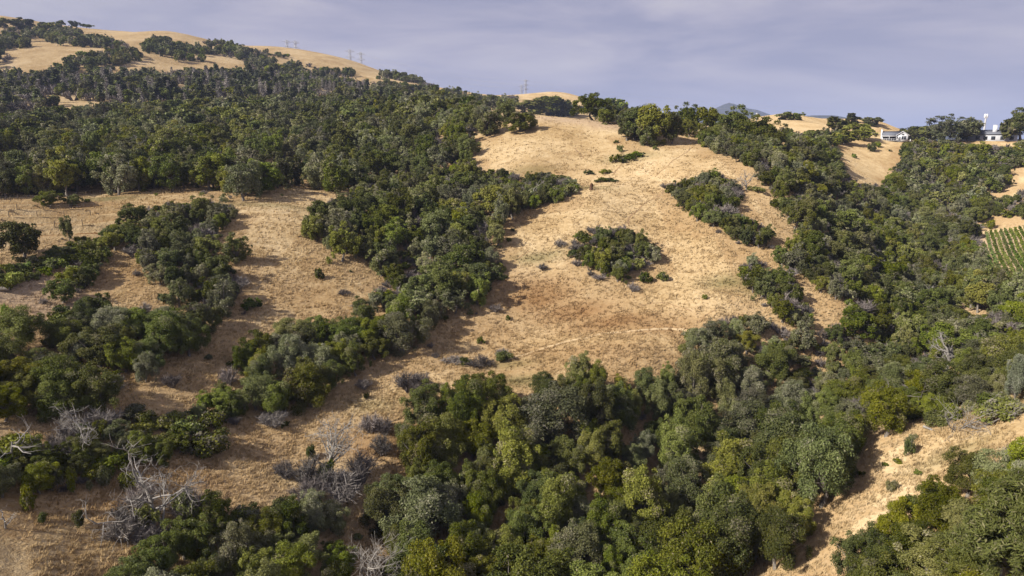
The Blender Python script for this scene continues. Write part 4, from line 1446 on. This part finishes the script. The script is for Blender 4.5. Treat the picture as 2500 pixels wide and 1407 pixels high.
# ------------------------------------------------------------------ vineyard on the right
def build_vines():
    p0, p1 = np.array(hit(2443, 567)[:2]), np.array(hit(2487, 660)[:2])
    d = (p1 - p0) / np.linalg.norm(p1 - p0)
    q0, q1 = np.array(hit(2406, 572)[:2]), np.array(hit(2488, 560)[:2])
    step = (q1 - q0) / 7
    nrm = np.array([-d[1], d[0]])
    sp = abs(step @ nrm)
    print("vine spacing", sp, "length", np.linalg.norm(p1 - p0))
    rng = np.random.default_rng(3)
    c = 0
    for k in range(-5, 12):
        s0 = q0 + step * k
        t0 = {-1: 14, -2: 20, -3: 25, -4: 29, -5: 33}.get(k, 0)
        t1 = 78
        n = int((t1 - t0) * 22)
        t = rng.uniform(t0, t1, n)
        xy = s0 + d * t[:, None] + nrm * rng.normal(0, .18, n)[:, None]
        base = s0 + d * t0
        zb = zat(*base)
        zz = np.array([zat(*p) for p in xy]) - zb + rng.uniform(.3, 1.15, n) + .15 * np.sin(t * 4.2)
        P = np.stack([xy[:, 0] - base[0], xy[:, 1] - base[1], zz], 1)
        nn = rand_dirs(rng, n) + np.array([0, 0, .7])
        nn /= np.linalg.norm(nn, axis=1, keepdims=True)
        V, Fc = quads(rng, P, nn, .34, 1.3)
        At = np.stack([np.clip(rng.normal(.5, .25, n), 0, 1), (rng.random(n) < .05) * .6, rng.random(n)], 1)
        e = obj("vine_row", None, None, (base[0], base[1], zb))
        tag(e, f"green vine row in the right-hand vineyard, {ORD[c]} from the wood's edge", "vine row", "vineyard rows")
        c += 1
        obj("foliage", mesh_np("vine_foliage", V, Fc, M['vine'], At), e)
        w = MB()
        for s_ in np.arange(t0, t1, 6.0):
            p = s0 + d * s_
            w.tube([(p[0] - base[0], p[1] - base[1], zat(*p) - zb - .2), (p[0] - base[0], p[1] - base[1], zat(*p) - zb + 1.2)], [.05, .04], 4)
        obj("trunks", w.mesh("vine_trunks", M['bark']), e)["kind"] = "stuff"


build_vines()


# ------------------------------------------------------------------ house on the ridge
def prism(mb, x0, x1, y0, y1, z0, z1, axis, over=.35, th=.18):
    """gable roof with thickness; axis = direction of the ridge"""
    if axis == 'x':
        ym = (y0 + y1) / 2
        A = [(x0 - over, y0 - over, z0), (x1 + over, y0 - over, z0), (x1 + over, ym, z1), (x0 - over, ym, z1)]
        B = [(x1 + over, y1 + over, z0), (x0 - over, y1 + over, z0), (x0 - over, ym, z1), (x1 + over, ym, z1)]
    else:
        xm = (x0 + x1) / 2
        A = [(x0 - over, y1 + over, z0), (x0 - over, y0 - over, z0), (xm, y0 - over, z1), (xm, y1 + over, z1)]
        B = [(x1 + over, y0 - over, z0), (x1 + over, y1 + over, z0), (xm, y1 + over, z1), (xm, y0 - over, z1)]
    for q in (A, B):
        n = len(mb.v)
        mb.v += q + [(x, y, z + th) for x, y, z in q]
        mb.f += [tuple(n + i for i in f) for f in ((3, 2, 1, 0), (4, 5, 6, 7), (0, 1, 5, 4), (1, 2, 6, 5), (2, 3, 7, 6), (3, 0, 4, 7))]


def gable(mb, x0, x1, y, z0, z1, t=.2):
    n = len(mb.v)
    xm = (x0 + x1) / 2
    mb.v += [(x0, y, z0), (x1, y, z0), (xm, y, z1), (xm, y, z1), (x0, y + t, z0), (x1, y + t, z0), (xm, y + t, z1), (xm, y + t, z1)]
    mb.f += [tuple(n + i for i in f) for f in ((0, 1, 2, 3), (4, 7, 6, 5))]


def build_houses():
    M['white'] = plain_mat("white_paint", (0.58, 0.59, 0.63), .6, .04)
    M['roof'] = plain_mat("slate_roof", (0.13, 0.14, 0.17), .7, .2, 4)
    M['deck'] = plain_mat("deck_wood", (0.40, 0.36, 0.31), .8, .15, 4)
    M['glass'] = plain_mat("dark_glass", (0.03, 0.035, 0.045), .1, .1)
    M['wallgrey'] = plain_mat("grey_wall", (0.42, 0.43, 0.46), .7, .1)

    def part(name, mb, mat, par, smooth=False):
        return obj(name, mb.mesh(name, M[mat], smooth), par)
    x, y, z, r, a = hit(2181, 345)
    e = obj("house", None, None, (x, y, z - .2))
    e.rotation_euler = (0, 0, -a)
    tag(e, "white gabled house with dark roof and deck on the right ridge", "house")
    s = r / F
    b = MB(); b.box(-5.0, 1.4, 0, 7, 0, 3.1); b.box(1.4, 6.0, -1.2, 7.2, 0, 3.0); part("wall", b, 'white', e)
    b = MB(); gable(b, 1.4, 6.0, -1.19, 3.0, 4.75, .2); part("gable_wall", b, 'white', e)
    b = MB(); prism(b, -5.0, 2.6, 0, 7, 3.05, 4.75, 'x'); prism(b, 1.4, 6.0, -1.2, 7.2, 2.95, 4.7, 'y', .45); rf = part("roof", b, 'roof', e)
    b = MB(); b.box(1.0, 1.3, -1.75, -1.66, 2.8, 3.05)
    # white verges of the gable
    for sx in (-1, 1):
        n = len(b.v)
        x0_, x1_ = 3.7, 3.7 + sx * 2.8
        b.v += [(x0_, -1.72, 4.95), (x1_, -1.72, 2.9), (x1_, -1.72, 2.68), (x0_, -1.72, 4.7), (x0_, -1.62, 4.95), (x1_, -1.62, 2.9), (x1_, -1.62, 2.68), (x0_, -1.62, 4.7)]
        b.f += [tuple(n + i for i in f) for f in ((0, 1, 2, 3), (7, 6, 5, 4), (0, 4, 5, 1), (3, 2, 6, 7))]
    part("verge", b, 'white', e)
    b = MB(); b.box(-5.7, -5.03, 1.6, 2.6, -.2, 5.7); b.box(-5.8, -4.93, 1.5, 2.7, 5.7, 5.85); part("chimney", b, 'white', e)
    b = MB(); b.box(-5.2, 1.3, -2.6, -.02, .15, .4); b.box(-8.5, -5.2, -2.2, 1.5, .1, .32)
    part("deck", b, 'deck', e)
    b = MB()
    for px_ in np.arange(-5.1, 1.3, 1.05):
        b.box(px_ - .05, px_ + .05, -2.58, -2.48, .4, 1.35)
    b.box(-5.15, 1.25, -2.6, -2.46, 1.35, 1.45)
    b.box(-5.15, 1.25, -2.55, -2.5, .82, .88)
    part("railing", b, 'white', e)
    b = MB(); b.box(-5.2, 1.3, -2.5, .3, 2.45, 2.6)
    for px_ in (-5.05, -1.9, 1.15):
        b.box(px_ - .08, px_ + .08, -2.4, -2.24, .4, 2.45)
    part("porch_roof", b, 'white', e)
    for (wx0, wx1, wy, wz0, wz1) in ((-4.6, -3.0, -.06, .8, 2.2), (-2.6, -1.0, -.06, .8, 2.2), (-.6, .9, -.06, .5, 2.3), (2.2, 2.9, -1.27, .3, 2.3), (3.3, 5.2, -1.27, .9, 2.5), (3.2, 4.2, -1.27, 3.05, 3.7)):
        b = MB(); b.box(wx0, wx1, wy, wy + .05, wz0, wz1); w = part("window", b, 'glass', e)
        b = MB(); t_ = .09
        b.box(wx0 - t_, wx1 + t_, wy - .05, wy + .02, wz1 + .004, wz1 + t_); b.box(wx0 - t_, wx1 + t_, wy - .05, wy + .02, wz0 - t_, wz0 - .004)
        b.box(wx0 - t_, wx0 - .004, wy - .045, wy + .02, wz0 - .003, wz1 + .003); b.box(wx1 + .004, wx1 + t_, wy - .045, wy + .02, wz0 - .003, wz1 + .003)
        b.box((wx0 + wx1) / 2 - .04, (wx0 + wx1) / 2 + .04, wy - .03, wy - .004, wz0, wz1)
        part("frame", b, 'white', w)
    b = MB(); b.box(6.9, 7.3, -1.5, -1.1, 0, .9); b.box(6.85, 7.35, -1.55, -1.05, .9, 1.0)
    o = obj("utility_box", b.mesh("utility_box", M['white'], False), None, (x, y, z - .1))
    o.rotation_euler = (0, 0, -a)
    tag(o, "small white box standing right of the house", "box")
    # second house, half hidden by the oaks
    x, y, z, r, a = hit(2425, 345, 0, 405)
    e = obj("house", None, None, (x, y, z - .4))
    e.rotation_euler = (0, 0, -a)
    tag(e, "low dark-roofed house half hidden by oaks on the right skyline", "house")
    b = MB(); b.box(-9.5, 9, 0, 8, -1, 3.4); part("wall", b, 'wallgrey', e)
    b = MB(); prism(b, -9.5, 9, 0, 8, 3.4, 5.4, 'x', .5); part("roof", b, 'roof', e)
    b = MB(); b.box(-.8, .9, 1.6, 2.8, 3.6, 7.6); b.box(-.9, 1.0, 1.5, 2.9, 7.6, 7.75); part("chimney", b, 'white', e)
    b = MB(); b.box(-12.5, -9.55, .5, 7.5, -1, 3.9); part("garage_wall", b, 'white', e)
    for wx in (-7, -4, -1, 2.5, 6):
        b = MB(); b.box(wx, wx + 1.6, -.06, -.01, 1.0, 2.6); part("window", b, 'glass', e)
    # water tower further back
    x, y, z, r, a = hit(2401, 330, 0, 460)
    x, y = 620 * math.sin(a), 620 * math.cos(a)
    zb = zat(x, y)
    top = CAMZ + ray(2401, 278)[1] * 620
    e = obj("water_tower", None, None, (x, y, zb))
    tag(e, "slim white tower top rising behind the broad skyline oak", "tower")
    hT = top - zb
    b = MB(); b.tube([(0, 0, 0), (0, 0, hT - 3)], [.8, .6], 10); part("shaft", b, 'wallgrey', e, True)
    for sx in (-.7, .7):
        b = MB(); b.tube([(sx, 0, hT - 3.2), (sx, 0, hT - 2.6), (sx, 0, hT - .9), (sx, 0, hT - .3), (sx, 0, hT)], [.4, .75, .75, .5, .05], 10); part("tank", b, 'white', e, True)
    # white mast among the right ridge oaks
    x, y, z, r, a = hit(1846, 305, 0, 330)
    e = obj("mast", None, None, (x, y, z))
    tag(e, "short white pole among oaks below the blue mountain", "mast")
    top = CAMZ + ray(1846, 276)[1] * r
    b = MB(); b.tube([(0, 0, -.5), (0, 0, top - z)], [.32, .26], 8); part("pole", b, 'white', e, True)
    b = MB(); b.box(-.7, .7, -.12, .12, top - z - .5, top - z - .3); part("crossarm", b, 'white', e)


build_houses()


# ------------------------------------------------------------------ power line
def build_pylons():
    M['steel'] = plain_mat("galvanised_steel", (0.42, 0.43, 0.46), .5, .1)
    ends = []

    def pylon(px, pyt, pyb, r, label, w=1.0):
        a, _ = ray(px, 300)
        x, y = r * math.sin(a), r * math.cos(a)
        zb = CAMZ + ray(px, pyb)[1] * r
        g = zat(x, y)
        zt = CAMZ + ray(px, pyt)[1] * r
        zb = min(zb, g)
        h = zt - zb
        e = obj("transmission_tower", None, None, (x, y, zb))
        e.rotation_euler = (0, 0, -a + .5)
        tag(e, label, "pylon", "pylons of the power line")
        bw, tw_, th = h * .085 * w, h * .022 * w, max(.09, h * .0042)
        for sx, sy in ((-1, -1), (1, -1), (1, 1), (-1, 1)):
            b = MB(); b.tube([(sx * bw, sy * bw, -1), (sx * tw_, sy * tw_, h * .62), (sx * tw_ * .8, sy * tw_ * .8, h)], [th, th * .9, th * .7], 4)
            obj("leg", b.mesh("leg", M['steel'], False), e)
        b = MB()
        lev = np.linspace(0, 1, 13)
        wd = lambda t: bw + (tw_ - bw) * min(1, t / .62)
        for t0, t1 in zip(lev, lev[1:]):
            w0, w1 = wd(t0), wd(t1)
            for (ax, ay), (bx, by) in (((-1, -1), (1, -1)), ((1, -1), (1, 1)), ((1, 1), (-1, 1)), ((-1, 1), (-1, -1))):
                b.tube([(ax * w0, ay * w0, t0 * h), (bx * w1, by * w1, t1 * h)], [th * .5] * 2, 3)
                b.tube([(bx * w0, by * w0, t0 * h), (ax * w1, ay * w1, t1 * h)], [th * .5] * 2, 3)
        obj("lattice", b.mesh("lattice", M['steel'], False), e)["kind"] = "stuff"
        for t in (.72, .84, .96):
            b = MB(); aw = h * .11 * w
            b.tube([(-aw, 0, t * h), (0, 0, t * h + .02 * h), (aw, 0, t * h)], [th * .5, th, th * .5], 4)
            b.tube([(-aw, 0, t * h), (0, 0, t * h - .02 * h), (aw, 0, t * h)], [th * .5, th, th * .5], 4)
            obj("crossarm", b.mesh("crossarm", M['steel'], False), e)
        ends.append((x, y, zb, h))
    pylon(713, 98, 122, 1500, "left pylon of the pair highest on the golden ridge")
    pylon(733, 100, 126, 1480, "right pylon of the pair highest on the golden ridge")
    pylon(862, 121, 152, 1450, "pale pylon where the golden ridge falls away")
    pylon(888, 128, 164, 1400, "dark pylon just right of the ridge's falling shoulder")
    pylon(1283, 194, 245, 1150, "tall pale pylon above the knoll-top oaks")
    pylon(1273, 208, 245, 1350, "faint pylon beside the tall pale pylon")
    ends.append((520, 1180, ends[4][2] - 20, 30))

    def wire(A, B, t, label):
        b = MB()
        x0, y0, z0, h0 = A
        x1, y1, z1, h1 = B
        n = 28
        P = []
        for i in range(n + 1):
            f = i / n
            P.append((x0 + (x1 - x0) * f, y0 + (y1 - y0) * f, (z0 + h0 * t) * (1 - f) + (z1 + h1 * t) * f - 14 * 4 * f * (1 - f) * .5))
        b.tube(P, [.09] * (n + 1), 3)
        o = obj("power_line", b.mesh("power_line", M['steel'], False))
        tag(o, label, "power line", "power line wires")
    for t, w in ((.72, "lowest"), (.84, "middle"), (.96, "highest")):
        wire(ends[1], ends[2], t, f"{w} wire between the ridge pylon pairs")
        wire(ends[3], ends[4], t, f"{w} wire from the ridge shoulder to the tall pylon")
        wire(ends[2], ends[5], t, f"{w} wire of the rear line to the faint pylon")
        wire(ends[4], ends[6], t, f"{w} wire running right from the tall pylon")


build_pylons()


# ------------------------------------------------------------------ far blue mountains and the haze
def build_far():
    M['far'] = plain_mat("far_wooded_mountain", (0.03, 0.035, 0.03), 1, .2, .002)

    def ridge(pix, r, depth, label):
        b = MB()
        prof = []
        for (x0, y0), (x1, y1) in zip(pix, pix[1:]):
            n = max(1, int((x1 - x0) / 8))
            prof += [(x0 + (x1 - x0) * i / n, y0 + (y1 - y0) * i / n) for i in range(n)]
        prof.append(pix[-1])
        m = 7
        for i, (px, py) in enumerate(prof):
            a, e = ray(px, py)
            zt = CAMZ + e * r
            for j in range(m):
                t = j / (m - 1) * 2 - 1
                rr = r + t * depth
                k = 1 - abs(t) ** 1.15
                nz = 0 if j == m // 2 else 30 * float(vnoise(np.array(i * .37), np.array(j * .9 + r * .01), 9))
                b.v.append((rr * math.sin(a), rr * math.cos(a), -48 + (zt + 48) * k + nz * k))
        for i in range(len(prof) - 1):
            for j in range(m - 1):
                b.f.append((i * m + j, (i + 1) * m + j, (i + 1) * m + j + 1, i * m + j + 1))
        o = obj("mountain", b.mesh("mountain", M['far']))
        tag(o, label, "mountain", kind="structure")
    ridge([(1500, 330), (1640, 318), (1700, 292), (1740, 268), (1765, 256), (1780, 251), (1792, 254), (1815, 263), (1850, 269), (1880, 280), (1930, 296), (2000, 310), (2100, 330)], 5600, 1200, "pointed blue mountain far behind the ridge oaks")
    ridge([(1700, 330), (1850, 300), (1900, 290), (1950, 284), (1990, 282), (2035, 282), (2060, 286), (2110, 300), (2250, 322), (2400, 334)], 4400, 700, "long flat blue ridge behind the far golden hills")
    m, N, L, o = new_mat("haze")
    v = N.new('ShaderNodeVolumePrincipled')
    v.inputs['Density'].default_value = HAZE
    v.inputs['Color'].default_value = (0.50, 0.60, 0.92, 1)
    L.new(v.outputs[0], o.inputs['Volume'])
    b = MB()
    b.box(-42000, 42000, -42000, 42000, -60, 560)
    ob = obj("haze", b.mesh("haze", m, False))
    tag(ob, "thin blue air haze over the whole valley", "haze", kind="stuff")


HAZE = 1.0e-4
build_far()


# ------------------------------------------------------------------ standing dry grass
def build_grass():
    m, N, L, o = new_mat("dry_grass_blades")
    c, pos, fine = grass_colour(N, L)
    hs = N.new('ShaderNodeHueSaturation')
    hs.inputs['Value'].default_value = 1.12
    L.new(c, hs.inputs['Color'])
    d = N.new('ShaderNodeBsdfDiffuse')
    t = N.new('ShaderNodeBsdfTranslucent')
    L.new(hs.outputs[0], d.inputs['Color'])
    L.new(hs.outputs[0], t.inputs['Color'])
    mx = N.new('ShaderNodeMixShader')
    mx.inputs[0].default_value = .35
    L.new(d.outputs[0], mx.inputs[1])
    L.new(t.outputs[0], mx.inputs[2])
    L.new(mx.outputs[0], o.inputs['Surface'])
    rng = np.random.default_rng(8)
    n = 165000
    r = 56 * (300 / 56) ** rng.random(n)
    a = rng.uniform(R_(-38), R_(38), n)
    x, y = r * np.sin(a), r * np.cos(a)
    keep = vnoise(x / 1.6, y / 1.6, 21) + .6 * vnoise(x / 6, y / 6, 22) > rng.uniform(-.55, .25, n) + .7 * np.clip((r - 140) / 160, 0, 1)
    keep &= (terrace_w(a, r) < .3) | (rng.random(n) < .25)      # the old vineyard is mown
    x, y, r, a = x[keep], y[keep], r[keep], a[keep]
    n = len(x)
    ia = np.clip((a - A0) / DLA, 0, NA - 1.001)
    ir = np.clip(ring(r), 0, NR - 1.001)
    i0, j0 = ia.astype(int), ir.astype(int)
    f, g = ia - i0, ir - j0
    z = (ZT[i0, j0] * (1 - f) + ZT[i0 + 1, j0] * f) * (1 - g) + (ZT[i0, j0 + 1] * (1 - f) + ZT[i0 + 1, j0 + 1] * f) * g + CAMZ
    sc = np.clip(r / 90, .8, 2.0)
    V = []
    for k in range(4):
        w = rng.uniform(.05, .10, n) * sc
        h = rng.uniform(.16, .42, n)
        t = rng.uniform(0, 2 * math.pi, n)
        ox, oy = rng.normal(0, .12, n) * sc, rng.normal(0, .12, n) * sc
        lx, ly = rng.normal(.10, .14, n), rng.normal(.04, .14, n)
        bx, by = x + ox, y + oy
        V.append(np.stack([np.stack([bx - np.cos(t) * w, by - np.sin(t) * w, z - .05], 1), np.stack([bx + np.cos(t) * w, by + np.sin(t) * w, z - .05], 1), np.stack([bx + lx, by + ly, z + h], 1)], 1))
    V = np.concatenate(V).reshape(-1, 3)
    me = mesh_np("dry_grass", V, np.arange(len(V)).reshape(-1, 3), m, n=3)
    so = np.repeat(np.tile(soil_at(x, y), (4, 1)), 3, axis=0)
    me.attributes.new('soil', 'FLOAT_COLOR', 'POINT').data.foreach_set('color', so.astype(np.float32).ravel())
    ob = obj("dry_grass", me)
    tag(ob, "tufts of dry golden grass standing on the near slopes", "grass", kind="stuff")


build_grass()
print("built", round(time.time() - T0, 1), "s, objects", len(scene.objects))
